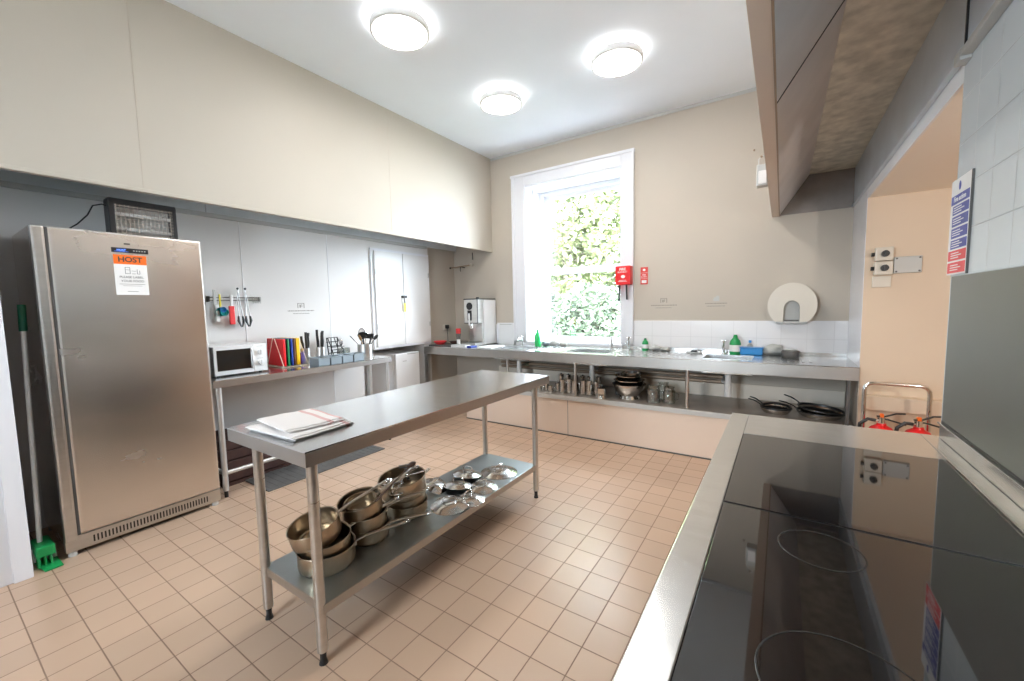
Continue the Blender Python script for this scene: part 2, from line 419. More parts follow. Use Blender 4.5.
b.build('trim_8', kind='structure')
b = MB()
b.box(wx0+.012, wx0+.06, 5.0, 5.14, wz0+.012, wz1-.012, M_gloss, .004); b.box(wx1-.06, wx1-.012, 5.0, 5.14, wz0+.012, wz1-.012, M_gloss, .004)
b.box(wx0+.06, wx1-.06, 5.005, 5.135, wz1-.06, wz1-.014, M_gloss, .004)
win = b.build('window_1', kind='structure')
gx0, gx1 = -2.70, -1.68
def sash(y, z0, z1, bot, top):
    b = MB()
    b.box(wx0+.06, gx0, y-.02, y+.02, z0, z1, M_gloss, .004); b.box(gx1, wx1-.06, y-.02, y+.02, z0, z1, M_gloss, .004)
    b.box(gx0, gx1, y-.019, y+.019, z0, z0+bot, M_gloss, .004); b.box(gx0, gx1, y-.019, y+.019, z1-top, z1, M_gloss, .004)
    s = b.build('sash', win)
    b = MB(); b.box(gx0-.01, gx1+.01, y-.003, y+.003, z0+bot-.01, z1-top+.01, M_glassw); b.build('pane', s)
sash(5.09, 1.86, 2.90, .06, .05)
sash(5.05, .95, 1.89, .04, .06)

# ================================================================ OUTSIDE
struct('ground_outside', (-16, 6, 7.4, 26, -.6, -.5, M_lawn), (-16, 6, 5.25, 7.4, -.6, -.48, M_paving), (-9, 6, -9, YN-.35, -.6, -.48, M_paving))  # unseen paving strips added to bounce daylight up to the ceiling
def leaves(n, c, rad, m, size, seed, flat=1):
    rnd = random.Random(seed); b = MB(); i = b.mi(m); bm = b.bm
    for k in range(n):
        while True:
            p = Vector((rnd.uniform(-1, 1), rnd.uniform(-1, 1), rnd.uniform(-1, 1)))
            if p.length < 1: break
        nz = noise.noise(p*2.3+Vector((seed, 0, 0)))
        if nz < -.30: continue
        p = Vector((p.x*rad[0], p.y*rad[1], p.z*rad[2])) + Vector(c)
        a = Vector((rnd.gauss(0, 1), rnd.gauss(0, 1), rnd.gauss(0, .6))).normalized(); t = Vector((rnd.gauss(0, 1), rnd.gauss(0, 1), rnd.gauss(0, 1)))
        w = a.cross(t).normalized(); s = size*rnd.uniform(.6, 1.3)
        vs = [bm.verts.new(p-a*s), bm.verts.new(p+w*s*.45), bm.verts.new(p+a*s), bm.verts.new(p-w*s*.45)]
        f = bm.faces.new(vs); f.material_index = i
    return b
def tree(name, label, cat, x, y, h, rad, m, seed, n=5200, size=.09, zc=None, group=None):
    t = thing(name, label, cat, (x, y, -.5), group)
    zc = h-rad[2] if zc is None else zc
    leaves(n, (x, y, zc), rad, m, size, seed).build('foliage', t)
    b = MB(); r = random.Random(seed)
    b.cyl((x, y, -.5), (x+.1, y, zc), .11, M_bark, r2=.05, seg=9)
    for k in range(7):
        a = r.uniform(0, 2*PI); z = zc-rad[2]*.6+k*rad[2]*.15
        b.cyl((x, y, z), (x+math.cos(a)*rad[0]*.7, y+math.sin(a)*rad[1]*.7, z+rad[2]*.5), .035, M_bark, r2=.012, seg=7)
    b.build('trunk', t)
tree('garden_tree', 'tall light green tree filling the upper sash of the window', 'tree', -4.6, 9.3, 6.2, (2.1, 1.5, 2.5), M_leaf2, 1, 15000, .085)
tree('garden_tree', 'yellow green tree behind the meeting rail, right half of the window', 'tree', -3.2, 10.5, 5.6, (2.0, 1.5, 2.6), M_leaf, 2, 12000, .09)
tree('garden_tree', 'farther tree showing at the left edge of the upper window pane', 'tree', -6.4, 11.5, 6.6, (2.2, 1.6, 2.8), M_leaf, 5, 12000, .10)
tree('garden_shrub', 'blue green shrub low behind the lower left pane', 'shrub', -4.75, 8.2, 1.9, (.95, .7, 1.1), M_leaf3, 3, 8000, .06)
tree('garden_shrub', 'blue green shrub low behind the lower right pane', 'shrub', -3.35, 8.0, 1.9, (.9, .7, 1.1), M_leaf3, 4, 8000, .06)
tree('garden_shrub', 'pale shrub between the two blue green shrubs outside', 'shrub', -4.05, 8.9, 2.1, (.9, .7, 1.2), M_leaf2, 6, 7000, .07)

# ================================================================ CEILING LIGHTS
def ceiling_light(x, y, label):
    t = thing('ceiling_light', label, 'light', (x, y, ZC), 'round ceiling lights')
    b = MB(); b.lathe([(0, ZC), (.165, ZC), (.165, ZC-.022), (0, ZC-.022)], M_glow, (x, y, 0), 40); b.build('mounting_base', t)
    b = MB(); b.lathe([(.198, ZC-.022), (.205, ZC-.026), (.205, ZC-.070), (.198, ZC-.076), (.188, ZC-.074), (.188, ZC-.022), (.198, ZC-.022)], M_plasticw, (x, y, 0), 48); b.build('rim', t)
    b = MB(); b.lathe([(0, ZC-.082), (.12, ZC-.081), (.186, ZC-.074), (.187, ZC-.03), (0, ZC-.03)], M_lamp, (x, y, 0), 48); b.build('diffuser', t)
    light('ceiling_light_glow', 'AREA', (x, y, ZC-.092), 5.0, (1, .975, .94), rot=(0, 0, 0), size=.36, shape='DISK')
    return t
ceiling_light(-2.31, 2.13, 'round ceiling light nearest the camera, over the middle of the room')
ceiling_light(-2.32, 3.39, 'round ceiling light in the corner between boxed canopy and window')
ceiling_light(-1.17, 3.38, 'round ceiling light on the right, in front of the window wall')
ceiling_light(-1.17, 2.13, 'round ceiling light between the prep table and the hob, nearest the hood casing')
t = thing('passage_light', 'round bulkhead light on the near wall of the side passage', 'light', (1.6, .9, 1.6))
Q = Matrix.Translation((1.6, .9, 1.6)) @ Matrix.Rotation(-PI/2, 4, 'X')
b = MB(); b.lathe([(0, 0), (.14, 0), (.14, .04), (0, .04)], M_plasticw, mtx=Q); b.build('base', t)
b = MB(); b.lathe([(0, .075), (.08, .07), (.12, .042), (0, .04)], M_lamp, mtx=Q); b.build('diffuser', t)
light('passage_light_glow', 'AREA', (1.6, .985, 1.6), 10.5, (1, .94, .86), rot=(PI/2, 0, 0), size=.24, shape='DISK')

# ================================================================ EXTRACTOR HOODS
h = thing('extractor_hood', 'long stained steel extractor hood over the black hob', 'hood', (.2, 2.0, 2.2))
for y0, y1 in ((-1.6, 2.047), (2.053, 4.64)):
    b = MB(); b.prism([(-.046, y0, 2.2), (-.046, y1, 2.2), (.172, y1, 2.535), (.172, y0, 2.535)], (-.004, 0, .003), M_hoodf); b.build('sloping_panel', h)
    b = MB(); b.box(.492, .499, y0, y1, 2.225, 2.54, M_hood); b.build('back_panel', h)
b = MB(); b.box(.165, .498, -1.6, 4.64, 2.535, 2.545, M_hoodtop)
lab(b.build('top_panel', h), 'stained and rusty top panel')
b = MB(); b.prism([(-.046, 4.642, 2.203), (.499, 4.642, 2.203), (.499, 4.642, 2.545), (.168, 4.642, 2.545)], (0, -.006, 0), M_hoode); b.build('end_panel', h)
b = MB(); b.box(-.047, -.040, -1.6, 4.636, 2.195, 2.215, M_pipe); b.build('front_lip', h)
b = MB(); b.box(.470, .499, -1.6, 2.02, 2.200, 2.222, M_gplas, .003); b.box(.478, .499, 2.08, 4.636, 2.205, 2.222, M_hood, .003); b.box(.47, .5, 2.02, 2.08, 2.19, 2.226, M_gplas, .003); b.build('back_rail', h)
b = MB(); b.box(.486, .4925, 2.0465, 2.0535, 2.222, 2.535, M_black); lab(b.build('joint', h), 'dark joint in the hood back'); b = MB(); b.prism([(-.043, 2.046, 2.2), (-.043, 2.054, 2.2), (.175, 2.054, 2.535), (.175, 2.046, 2.535)], (-.003, 0, .001), M_black); lab(b.build('joint', h), 'dark joint between two hood sections')
h = thing('extractor_hood', 'dull steel canopy lining above the tall fridge and left bench', 'hood', (-3.9, 2.2, 2.2))
for y0, y1 in ((.21, 1.496), (1.502, 4.64)):
    b = MB(); b.box(XL+.001, XL+.02, y0, y1, 2.235, 2.9, M_lining); b.build('back_panel', h)
b = MB(); b.box(XL, -3.42, .21, 4.64, 2.9, 2.92, M_hood); b.build('top_panel', h)
b = MB(); b.box(XL+.001, XL+.035, .21, 4.03, 2.205, 2.24, M_gplas, .006); b.build('back_rail', h)
b = MB(); b.box(-3.43, -3.415, .21, 4.64, 2.2, 2.9, M_hood); b.build('front_panel', h)

# ================================================================ HOB RANGE
hb = thing('hob_unit', 'stainless steel range with a black glass hob top along the tiled wall', 'hob', (.16, 1, 0))
X0, X1, Y0, Y1 = -.176, .486, -.5, 2.075
b = MB()
fx0, fx1 = -.110, .442
b.box(X0, fx0, Y0, Y1, .86, .9, M_steelh, .003); b.box(fx1, X1, Y0, Y1, .86, .9, M_steelh, .003)
b.box(fx0, fx1, 1.763, Y1, .86, .9, M_steelh, .003); b.box(fx0, fx1, Y0, .40, .86, .9, M_steelh, .003)
b.box(X0, X1, Y0, Y1, .84, .875, M_steelh); b.build('top_frame', hb)
for y0, y1 in ((1.1225, 1.762), (.401, 1.1145)):
    g = MB(); g.box(fx0+.001, fx1-.001, y0, y1, .874, .9005, M_hob, .0012); gp = g.build('glass_panel', hb)
for x, y, r in ((.078, .992, .071), (.085, .63, .102)):
    b = MB(); b.tube([(x+r*math.cos(a*2*PI/64), y+r*math.sin(a*2*PI/64), .9008) for a in range(64)], .0014, M_ring, seg=6, closed=True, flat=.2)
    lab(b.build('cooking_ring', gp), 'thin grey printed cooking ring')
b = MB(); b.box(fx0, fx1, 1.113, 1.124, .88, .8985, M_black); b.build('seal', hb)
b = MB(); b.box(X0+.04, X1, Y0+.03, Y1-.03, .1, .84, M_splash, .004); b.build('body', hb)
b = MB()
b = None
for k in range(3): b = MB(); b.box(X0+.030, X0+.041, -.4+k*.8, .36+k*.8, .16, .70, M_mwglass, .004); d_ = b.build('door', hb); b = MB(); b.cyl((X0+.018, -.34+k*.8, .66), (X0+.018, .30+k*.8, .66), .008, M_chrome); b.build('handle', d_)
b = MB()
for x in (-.08, .42):
    for y in (-.4, .8, 1.98): b = MB(); b.cyl((x, y, 0), (x, y, .1), .025, M_steel); b.build('foot', hb)
b = MB(); b.box(.487, .499, Y0, 2.05, .895, .952, M_steelh, .002); b.box(.480, .499, Y0, 2.05, .951, .957, M_steelh, .002); b.build('upstand', hb)
sp = MB(); sp.box(.490, .4995, -1.0, 2.04, .962, 1.475, M_splash); sp.box(.4885, .4985, -1.0, 2.04, .958, .964, M_black)
tag(sp.build('splashback', loc=(.495, 1, .96)), 'dull grey steel splashback on the tiled wall behind the hob', 'splashback')

# wall notice on the tiles
nt_ = thing('safety_notice', 'blue and red safety notice at the edge of the tiled wall', 'sign', (.497, 2.02, 1.48))
b = MB(); b.box(.494, .4995, 1.93, 2.112, 1.483, 1.81, M_paper); b.build('board', nt_)
b = MB(); z = 1.755
rows = [(.030, M_blue), (.030, M_blue), (.034, M_blue), (.034, M_blue), (.030, M_blue), (.034, M_signred), (.036, M_signred)]
zs = []
for hh, m_ in rows:
    b.box(.4930, .4945, 1.938, 2.104 if m_ is M_signred or not zs else 2.085, z-hh, z, m_); zs.append((z-hh/2, m_)); z -= hh+.0065
b.ball((.4935, 2.03, 1.783), .014, M_blue, sc=(.1, .75, 1.1))
b.build('coloured_panels', nt_)
b = MB(); b.text('Fire action', .026, M_paper, (.4925, 2.02, zs[0][0]), (0, -1, 0), (0, 0, 1))
for zz, m_ in zs[1:]:
    for k in (-1, 0, 1):
        w = .10 if k == 0 else .075
        b.box(.4925, .4932, 2.075-w, 2.075, zz+k*.008-.0016, zz+k*.008+.0016, M_paper)
b.build('lettering', nt_)
b = MB(); b.box(.4935, .4995, 1.925, 1.929, 1.48, 1.81, M_dark); b.build('edge_strip', nt_)

# ================================================================ PREP TABLE
pt = thing('prep_table', 'free-standing stainless steel prep table in the middle of the floor', 'table', (-1.71, 1.67, 0))
b = MB(); b.box(-2.015, -1.40, .765, 2.59, .895, .9, M_steelh)
for q in ((-2.015, -2.0, .765, 2.59), (-1.415, -1.40, .765, 2.59), (-2.0, -1.415, .765, .78), (-2.0, -1.415, 2.575, 2.59)): b.box(*q, .842, .8951, M_steelf)
b.build('tabletop', pt)
LG = [(-1.487, .835), (-1.925, .84), (-1.472, 2.5), (-1.93, 2.5)]
for x, y in LG:
    b = MB(); b.cyl((x, y, .055), (x, y, .845), .0205, M_steel, seg=24); b.cyl((x, y, .845), (x, y, .893), .03, M_steel); lg = b.build('leg', pt)
    b = MB(); b.cyl((x, y, .006), (x, y, .055), .012, M_black); b.cyl((x, y, 0), (x, y, .014), .017, M_black, r2=.014); lab(b.build('foot', lg), 'black adjustable foot')
b = MB(); b.box(-1.93, -1.47, .84, 2.5, .244, .25, M_shelf, .002)
for q in ((-1.935, -1.925, .835, 2.505), (-1.475, -1.465, .835, 2.505), (-1.925, -1.475, .835, .845), (-1.925, -1.475, 2.495, 2.505)): b.box(*q, .212, .2495, M_steelf)
b.build('undershelf', pt)

# tea towels folded on the table
def towel(z0, z1, c, w, d, a, label, stripe):
    b = MB(); t = bmesh.new(); nx, ny = 18, 14
    def hgt(u, v, s): return s*.0014*math.sin(u*9+v*5)+s*.001*math.sin(v*17)
    L_ = 3
    for k in range(L_):
        za, zb = z0+(z1-z0)*k/L_, z0+(z1-z0)*(k+1)/L_-.0004
        ox = .006*math.sin(k*2.1); oy = .008*math.cos(k*1.7)
        g = []
        for zz, s in ((zb, 1), (za, 0)):
            g.append([[t.verts.new((ox+(u/nx-.5)*w, oy+(v/ny-.5)*d, zz+hgt(u/nx, v/ny, s)*(1 if zz == zb else 0)-(.002 if (u in (0, nx) or v in (0, ny)) and s else 0))) for v in range(ny+1)] for u in range(nx+1)])
        for u in range(nx):
            for v in range(ny):
                t.faces.new((g[0][u][v], g[0][u+1][v], g[0][u+1][v+1], g[0][u][v+1])); t.faces.new((g[1][u][v], g[1][u][v+1], g[1][u+1][v+1], g[1][u+1][v]))
        for u in range(nx):
            t.faces.new((g[0][u][0], g[1][u][0], g[1][u+1][0], g[0][u+1][0])); t.faces.new((g[0][u][ny], g[0][u+1][ny], g[1][u+1][ny], g[1][u][ny]))
        for v in range(ny):
            t.faces.new((g[0][0][v], g[0][0][v+1], g[1][0][v+1], g[1][0][v])); t.faces.new((g[0][nx][v], g[1][nx][v], g[1][nx][v+1], g[0][nx][v+1]))
    q = Matrix.Translation((c[0], c[1], 0)) @ Matrix.Rotation(a, 4, 'Z')
    i0 = b.mi(M_towel); i1 = b.mi(M_stripe); b.merge(t, M_towel, None)
    for f in b.bm.faces:
        cc = f.calc_center_median()
        for s0, s1 in stripe:
            if s0 < cc.y/d+.5 < s1: f.material_index = i1
    b.rot(q)
    return tag(b.build('tea_towel', loc=(c[0], c[1], z0)), label, 'towel', 'folded tea towels on the prep table')
towel(.901, .918, (-1.727, .935), .33, .27, .05, 'folded white tea towel lying directly on the steel prep table, lower of the two', [(.86, .93)])
towel(.919, .936, (-1.745, .95), .29, .24, -.10, 'folded white tea towel with pink stripe, on top of another', [(.70, .78), (.90, .95)])

# ================================================================ PANS AND LIDS
def pan_parts(t, r, hh, hl, c=(0, 0, 0), body_m=M_pan, rim=.004):
    """saucepan in local coordinates standing on z=0; long handle towards +x"""
    b = MB(); th = .0022
    b.lathe([(0, 0), (r*.90, 0), (r*.97, .008), (r, .022), (r, hh-.004), (r+rim, hh), (r+rim-.001, hh+.002), (r-th, hh-.002), (r-th, .022), (r*.94, .006), (0, .004)], body_m, seg=44)
    b.build('body', t)
    if hl:
        b = MB(); z = hh*.72
        hl *= 1.12; pts = [(r-.001, 0, z), (r+.02, 0, z+.006), (r+.05, 0, z+.011), (r+.09, 0, z+.014), (r+hl, 0, z+.018)]
        b.tube(pts, [.012, .011, .0095, .0105, .012], M_flat, seg=10, flat=.42)
        b.box(r-.004, r+.004, -.022, .022, z-.014, z+.012, M_flat, .002)
        b.tube([(r+hl+.001+.012*math.cos(a)+.010, .010*math.sin(a), z+.019) for a in [k*2*PI/12 for k in range(12)]], .0028, M_chrome, seg=6, closed=True)
        b.build('handle', t)
def pan(label, r, hh, hl, loc, rz, tilt=(0, 0), name='saucepan', group='steel saucepans under the prep table', cat='saucepan'):
    t = bpy.data.objects.new(name, None); C.objects.link(t); t.empty_display_size = .05; ORG[t] = Vector((0, 0, 0)); tag(t, label, cat, group)
    pan_parts(t, r, hh, hl)
    t.rotation_euler = (Matrix.Rotation(tilt[0], 3, Vector((math.cos(tilt[1]), math.sin(tilt[1]), 0))) @ Matrix.Rotation(rz, 3, 'Z')).to_euler()
    t.location = loc
    return t
D = math.radians
# nearest stack
pan('large saucepan at the bottom of the nearest stack under the table', .122, .088, .22, (-1.705, 1.005, .2505), D(66))
pan('mid-size saucepan in the middle of the nearest stack', .108, .072, .24, (-1.705, 1.005, .312), D(84), (D(4), D(0)))
pan('tilted saucepan on top of the nearest stack, its mouth to the left', .108, .085, .23, (-1.735, .985, .368), D(78), (D(13), D(-12)))
# middle stack
pan('saucepan at the bottom of the middle stack, handle reaching over the shelf edge', .102, .075, .17, (-1.725, 1.245, .2505), D(50))
pan('saucepan in the middle of the middle stack, handle pointing right', .103, .080, .20, (-1.732, 1.240, .312), D(68), (D(4), D(0)))
pan('open saucepan on top of the middle stack with a smaller pan inside', .104, .085, .22, (-1.745, 1.228, .372), D(84), (D(9), D(0)))
pan('small saucepan nested inside the top pan of the middle stack', .078, .058, .16, (-1.747, 1.231, .388), D(80), (D(9), D(0)))
# far stack
pan('wide saucepan at the bottom of the farthest stack', .114, .070, .16, (-1.752, 1.525, .2505), D(100))
pan('saucepan in the middle of the farthest stack, beside the lids', .108, .085, .16, (-1.755, 1.525, .300), D(110))
sp_ = pan('big stockpot on top of the farthest stack holding utensils', .128, .100, 0, (-1.765, 1.518, .362), 0, (D(6), D(0)), cat='stockpot', name='stockpot')
for a in (D(-55), D(125)):
    b = MB(); ca, sa = math.cos(a), math.sin(a)
    b.tube([(ca*r_-sa*w_, sa*r_+ca*w_, .075) for r_, w_ in ((.122, -.035), (.142, -.033), (.150, -.02), (.152, 0), (.150, .02), (.142, .033), (.122, .035))], .004, M_chrome, seg=8); b.build('loop_handle', sp_)
# utensils lying in the far stack's pot
def utensil_local(kind, L, m, head=M_chrome):
    """returns MB lying along +x from the origin (handle end at origin, head at L)"""
    b = MB(); b.tube([(0, 0, 0), (L*.45, 0, .001), (L*.8, 0, 0)], [.008, .006, .004], m, seg=8, flat=.5)
    h = MB()
    if kind == 'spoon': h.ball((L*.9, 0, 0), .028, head, (1.3, .8, .25))
    if kind == 'turner': h.box(L*.8, L*1.05, -.035, .035, -.001, .002, head, .0008)
    if kind == 'whisk':
        for k in range(5):
            a = k*PI/5
            h.tube([(L*.75+.06*(1-math.cos(s)), .024*math.sin(s)*math.cos(a), .024*math.sin(s)*math.sin(a)) for s in [j*2*PI/20 for j in range(20)]], .0012, head, seg=5, closed=True)
    if kind == 'ladle': h.lathe([(0, -.03), (.02, -.028), (.036, -.01), (.038, 0), (.034, 0), (.02, -.024), (0, -.026)], head, (L*.9, 0, 0), 20)
    if kind == 'fork':
        for k in range(4): h.box(L*.82, L, -.015+k*.009, -.011+k*.009, -.001, .001, head)
        h.box(L*.78, L*.83, -.016, .018, -.001, .001, head)
    if kind == 'tongs':
        h.tube([(L*.8, 0, 0), (L*.95, .012, 0), (L*1.1, .0, 0)], .006, head)
    return b, h
def utensil(label, kind, L, m, p0, p1, name, head=M_chrome, group=None, cat='utensil'):
    p0, p1 = Vector(p0), Vector(p1); q = (p1-p0).to_track_quat('X', 'Z').to_matrix().to_4x4(); q.translation = p0
    t = bpy.data.objects.new(name, None); C.objects.link(t); t.empty_display_size = .03; t.matrix_world = q; ORG[t] = Vector((0, 0, 0)); tag(t, label, cat, group)
    b, h = utensil_local(kind, L, m, head)
    b.build('handle', t); h.build('head', t); return t
def lid(label, r, loc, tilt=(0, 0), rz=0, flip=False):
    t = bpy.data.objects.new('pan_lid', None); C.objects.link(t); t.empty_display_size = .05; ORG[t] = Vector((0, 0, 0)); tag(t, label, 'lid', 'steel pan lids under the prep table')
    b = MB(); b.lathe([(0, .024), (r*.4, .0225), (r*.75, .015), (r*.93, .005), (r, .004), (r+.004, .002), (r+.003, 0), (r*.93, .001), (r*.75, .0125), (r*.4, .020), (0, .0215)], M_lid, seg=44); b.build('dome', t)
    b = MB(); pts = [(-.038, 0, .020), (-.038, 0, .040), (-.028, 0, .052), (0, 0, .055), (.028, 0, .052), (.038, 0, .040), (.038, 0, .020)]
    b.tube(pts, .0042, M_chrome, seg=8)
    for x in (-.038, .038): b.cyl((x, 0, .018), (x, 0, .026), .009, M_chrome, seg=12)
    b.build('handle', t)
    m = Matrix.Rotation(tilt[0], 3, Vector((math.cos(tilt[1]), math.sin(tilt[1]), 0))) @ Matrix.Rotation(rz, 3, 'Z')
    if flip: m = m @ Matrix.Rotation(PI, 3, 'X')
    t.rotation_euler = m.to_euler(); t.location = loc
    return t
lid('domed lid nearest the shelf edge, closest of the lids to the pans', .108, (-1.585, 1.70, .256), (D(4), D(10)), D(40))
lid('lid half hidden beneath the nearest lid at the shelf edge', .100, (-1.545, 1.815, .2505), (0, 0), D(90))
lid('lid with a loop handle at the shelf edge, in front of the upturned lid', .100, (-1.575, 1.985, .2515), (D(3), D(0)), D(60))
lid('lid leaning against the farthest pan stack', .092, (-1.815, 1.835, .262), (D(22), D(120)), D(20))
lid('lid lying behind the nearest lid, beside the leaning lid', .090, (-1.700, 1.905, .268), (D(8), D(200)), D(10))
lid('lid at the back edge of the shelf near the far end', .098, (-1.77, 2.085, .262), (D(-8), D(0)), D(0))
lid('largest lid, lying alone at the far end of the shelf', .124, (-1.62, 2.245, .2505), (D(0), D(0)), D(80))
ug_ = 'utensils on the stockpot under the table'
utensil('long brown-handled spatula lying across the pans, its tip standing up over the stockpot', 'spoon', .40, M_brownh, (-1.60, 1.20, .485), (-1.73, 1.58, .535), 'spatula', M_brownh, ug_, 'spatula')
utensil('steel whisk lying in the stockpot', 'whisk', .26, M_chrome, (-1.83, 1.66, .470), (-1.75, 1.50, .45), 'whisk', group=ug_, cat='whisk')
utensil('steel ladle lying in the stockpot beside the whisk', 'ladle', .24, M_chrome, (-1.69, 1.63, .468), (-1.80, 1.50, .44), 'ladle', group=ug_, cat='ladle')
utensil('black turner lying across the stockpot rim', 'turner', .24, M_iron, (-1.68, 1.48, .475), (-1.84, 1.60, .465), 'turner', M_iron, group=ug_, cat='turner')
# ================================================================ TALL FRIDGE
fg = thing('tall_fridge', 'tall stainless steel upright fridge at the left wall', 'fridge', (-3.75, .83, 0))
FX, FY0, FY1, FZ = -3.39, .437, 1.218, 1.905
b = MB(); b.box(-4.03, FX-.06, FY0+.004, FY1-.004, .05, FZ, M_fridge, .006); b.build('cabinet', fg)
b = MB(); b.box(FX-.052, FX, FY0+.062, FY1-.003, .125, FZ-.004, M_fridge, .012); dr = b.build('door', fg)
b = MB(); b.box(FX-.058, FX-.006, FY0, FY0+.054, .09, FZ-.004, M_steel, .012); b.box(FX-.045, FX-.012, FY0+.05, FY0+.066, .12, FZ-.01, M_dark); lab(b.build('handle_strip', dr), 'full-height grip strip on the hinge edge')
b = MB(); b.box(FX-.06, FX-.014, FY0, FY1, .03, .118, M_steel, .004)
kp = b.build('kick_panel', fg)
for x in (FX-.04, -3.98):
    for y in (FY0+.03, FY1-.03): b = MB(); b.cyl((x, y, 0), (x, y, .04), .02, M_gplas); b.build('foot', fg)
b = MB()
for k in range(36): b.box(FX-.016, FX-.0125, FY0+.115+k*.0165, FY0+.1225+k*.0165, .052, .092, M_black)
lab(b.build('vent_slots', kp), 'row of dark vent slots')
b = MB(); b.box(FX-.001, FX+.004, .752, .925, 1.783, 1.812, M_black, .002); cp = b.build('control_display', dr)
b = MB(); b.text('HOST', .016, M_led, (FX+.0042, .797, 1.798), (0, 1, 0), (0, 0, 1)); b.box(FX+.0039, FX+.0044, .765, .83, 1.7895, 1.7905, M_led)
for k in range(5): b.box(FX+.0039, FX+.0044, .852+k*.013, .859+k*.013, 1.795, 1.801, M_gplas)
b.build('display_lettering', cp)
b = MB(); b.box(FX-.001, FX+.003, .812, .84, 1.833, 1.842, M_dark); b.build('badge', dr)
st = thing('door_sticker', 'orange and white sticker reading HOST on the fridge door', 'sticker', (FX, .83, 1.6))
b = MB(); b.box(FX+.0002, FX+.0018, .757, .912, 1.525, 1.713, M_paper); b.build('paper', st)
b = MB(); b.box(FX+.0018, FX+.0024, .757, .912, 1.713, 1.770, M_orange); b.box(FX+.0002, FX+.0018, .757, .912, 1.713, 1.770, M_paper); b.build('orange_band', st)
b = MB(); b.text('HOST', .044, M_ink, (FX+.0026, .834, 1.741), (0, 1, 0), (0, 0, 1), bold=.0012)
b.text('PLEASE LABEL', .0185, M_ink, (FX+.002, .834, 1.634), (0, 1, 0), (0, 0, 1)); b.text('YOUR FOOD', .0185, M_ink, (FX+.002, .838, 1.610), (0, 1, 0), (0, 0, 1))
b.box(FX+.0018, FX+.0024, .775, .895, 1.590, 1.5925, M_greyink); b.box(FX+.0018, FX+.0024, .790, .880, 1.580, 1.582, M_greyink); b.box(FX+.0018, FX+.0024, .81, .86, 1.545, 1.548, M_greyink)
# little drawing of a fridge, a bowl and a bottle
for y0, y1, z0, z1 in ((.806, .808, 1.655, 1.695), (.828, .830, 1.655, 1.695), (.806, .83, 1.693, 1.695), (.806, .83, 1.655, 1.657), (.806, .83, 1.678, 1.68), (.836, .858, 1.672, 1.674), (.838, .856, 1.655, 1.657), (.862, .864, 1.655, 1.685), (.874, .876, 1.655, 1.678), (.862, .876, 1.655, 1.657)): b.box(FX+.0018, FX+.0023, y0, y1, z0, z1, M_ink)
b.build('lettering', st)

# insect killer on top of the fridge
fk = thing('insect_killer', 'black insect killer with a wire grille standing on the fridge', 'insect killer', (-3.58, .98, 1.905))
b = MB(); kx0, kx1, ky0, ky1, kz0, kz1 = -3.68, -3.575, .80, 1.15, 1.907, 2.150
b.box(kx0, kx1, ky0, ky1, kz1-.038, kz1, M_black, .010); b.box(kx0, kx1, ky0, ky0+.030, kz0, kz1-.01, M_black, .006); b.box(kx0, kx1, ky1-.022, ky1, kz0, kz1-.01, M_black, .006)
b.box(kx0, kx1, ky0, ky1, kz0, kz0+.016, M_black, .004); b.build('housing', fk)
b = MB()
for k in range(14): y = ky0+.035+k*.0215; b.cyl((kx1-.006, y, kz0+.01), (kx1-.006, y, kz1-.036), .0013, M_chrome, seg=6)
for k in range(9): z = kz0+.03+k*.021; b.cyl((kx1-.004, ky0+.02, z), (kx1-.004, ky1-.02, z), .0013, M_chrome, seg=6)
b.build('grille', fk)
b = MB(); b.box(kx0+.004, kx0+.012, ky0+.02, ky1-.02, kz0+.01, kz1-.02, M_gplas); b.build('reflector', fk)
for z in (1.965, 2.06):
    b = MB(); b.cyl((kx0+.05, ky0+.03, z), (kx0+.05, ky1-.02, z), .012, M_plasticw); b.build('tube', fk)
b = MB(); b.tube([(-3.62, .802, 2.10), (-3.62, .78, 2.105), (-3.63, .74, 2.09), (-3.64, .715, 2.03), (-3.66, .67, 1.97), (-3.68, .62, 1.925), (-3.70, .56, 1.914), (-3.74, .50, 1.913), (-3.90, .48, 1.913)], .004, M_black, seg=8)
b.tube([(-3.62, .805, 1.93), (-3.66, .72, 1.913), (-3.74, .62, 1.913)], .003, M_black, seg=6); b.build('cable', fk)

# broom and dustpan between door frame and fridge
br = thing('broom', 'green and white broom leaning between door frame and fridge', 'broom', (-3.50, .36, 0))
b = MB(); b.cyl((-3.50, .355, .11), (-3.58, .395, 1.33), .011, M_plasticw); b.build('pole', br)
b = MB(); b.cyl((-3.580, .395, 1.32), (-3.59, .40, 1.47), .017, M_dgreen); b.build('grip', br)
b = MB(); b.box(-3.58, -3.40, .325, .40, .06, .12, M_green, .010); hd = b.build('brush_head', br)
b = MB()
for k in range(14):
    for j in range(3): b.cyl((-3.57+k*.0122, .338+j*.022, .06), (-3.572+k*.0125, .334+j*.024, .0), .005, M_green, seg=6)
b.build('bristles', hd)
dp = MB(); dp.prism([(-3.48, .322, .012), (-3.33, .345, .004), (-3.335, .415, .004), (-3.47, .41, .012)], (0, 0, .004), M_green); dp.prism([(-3.48, .322, .012), (-3.47, .41, .012), (-3.49, .41, .09), (-3.50, .322, .09)], (.004, 0, 0), M_plasticw)
dp.tube([(-3.36+.002*k, .35+.012*(k % 2), .01) for k in range(2)], .002, M_green)
tag(dp.build('dustpan', loc=(-3.42, .37, 0)), 'green dustpan on the floor at the foot of the broom', 'dustpan')

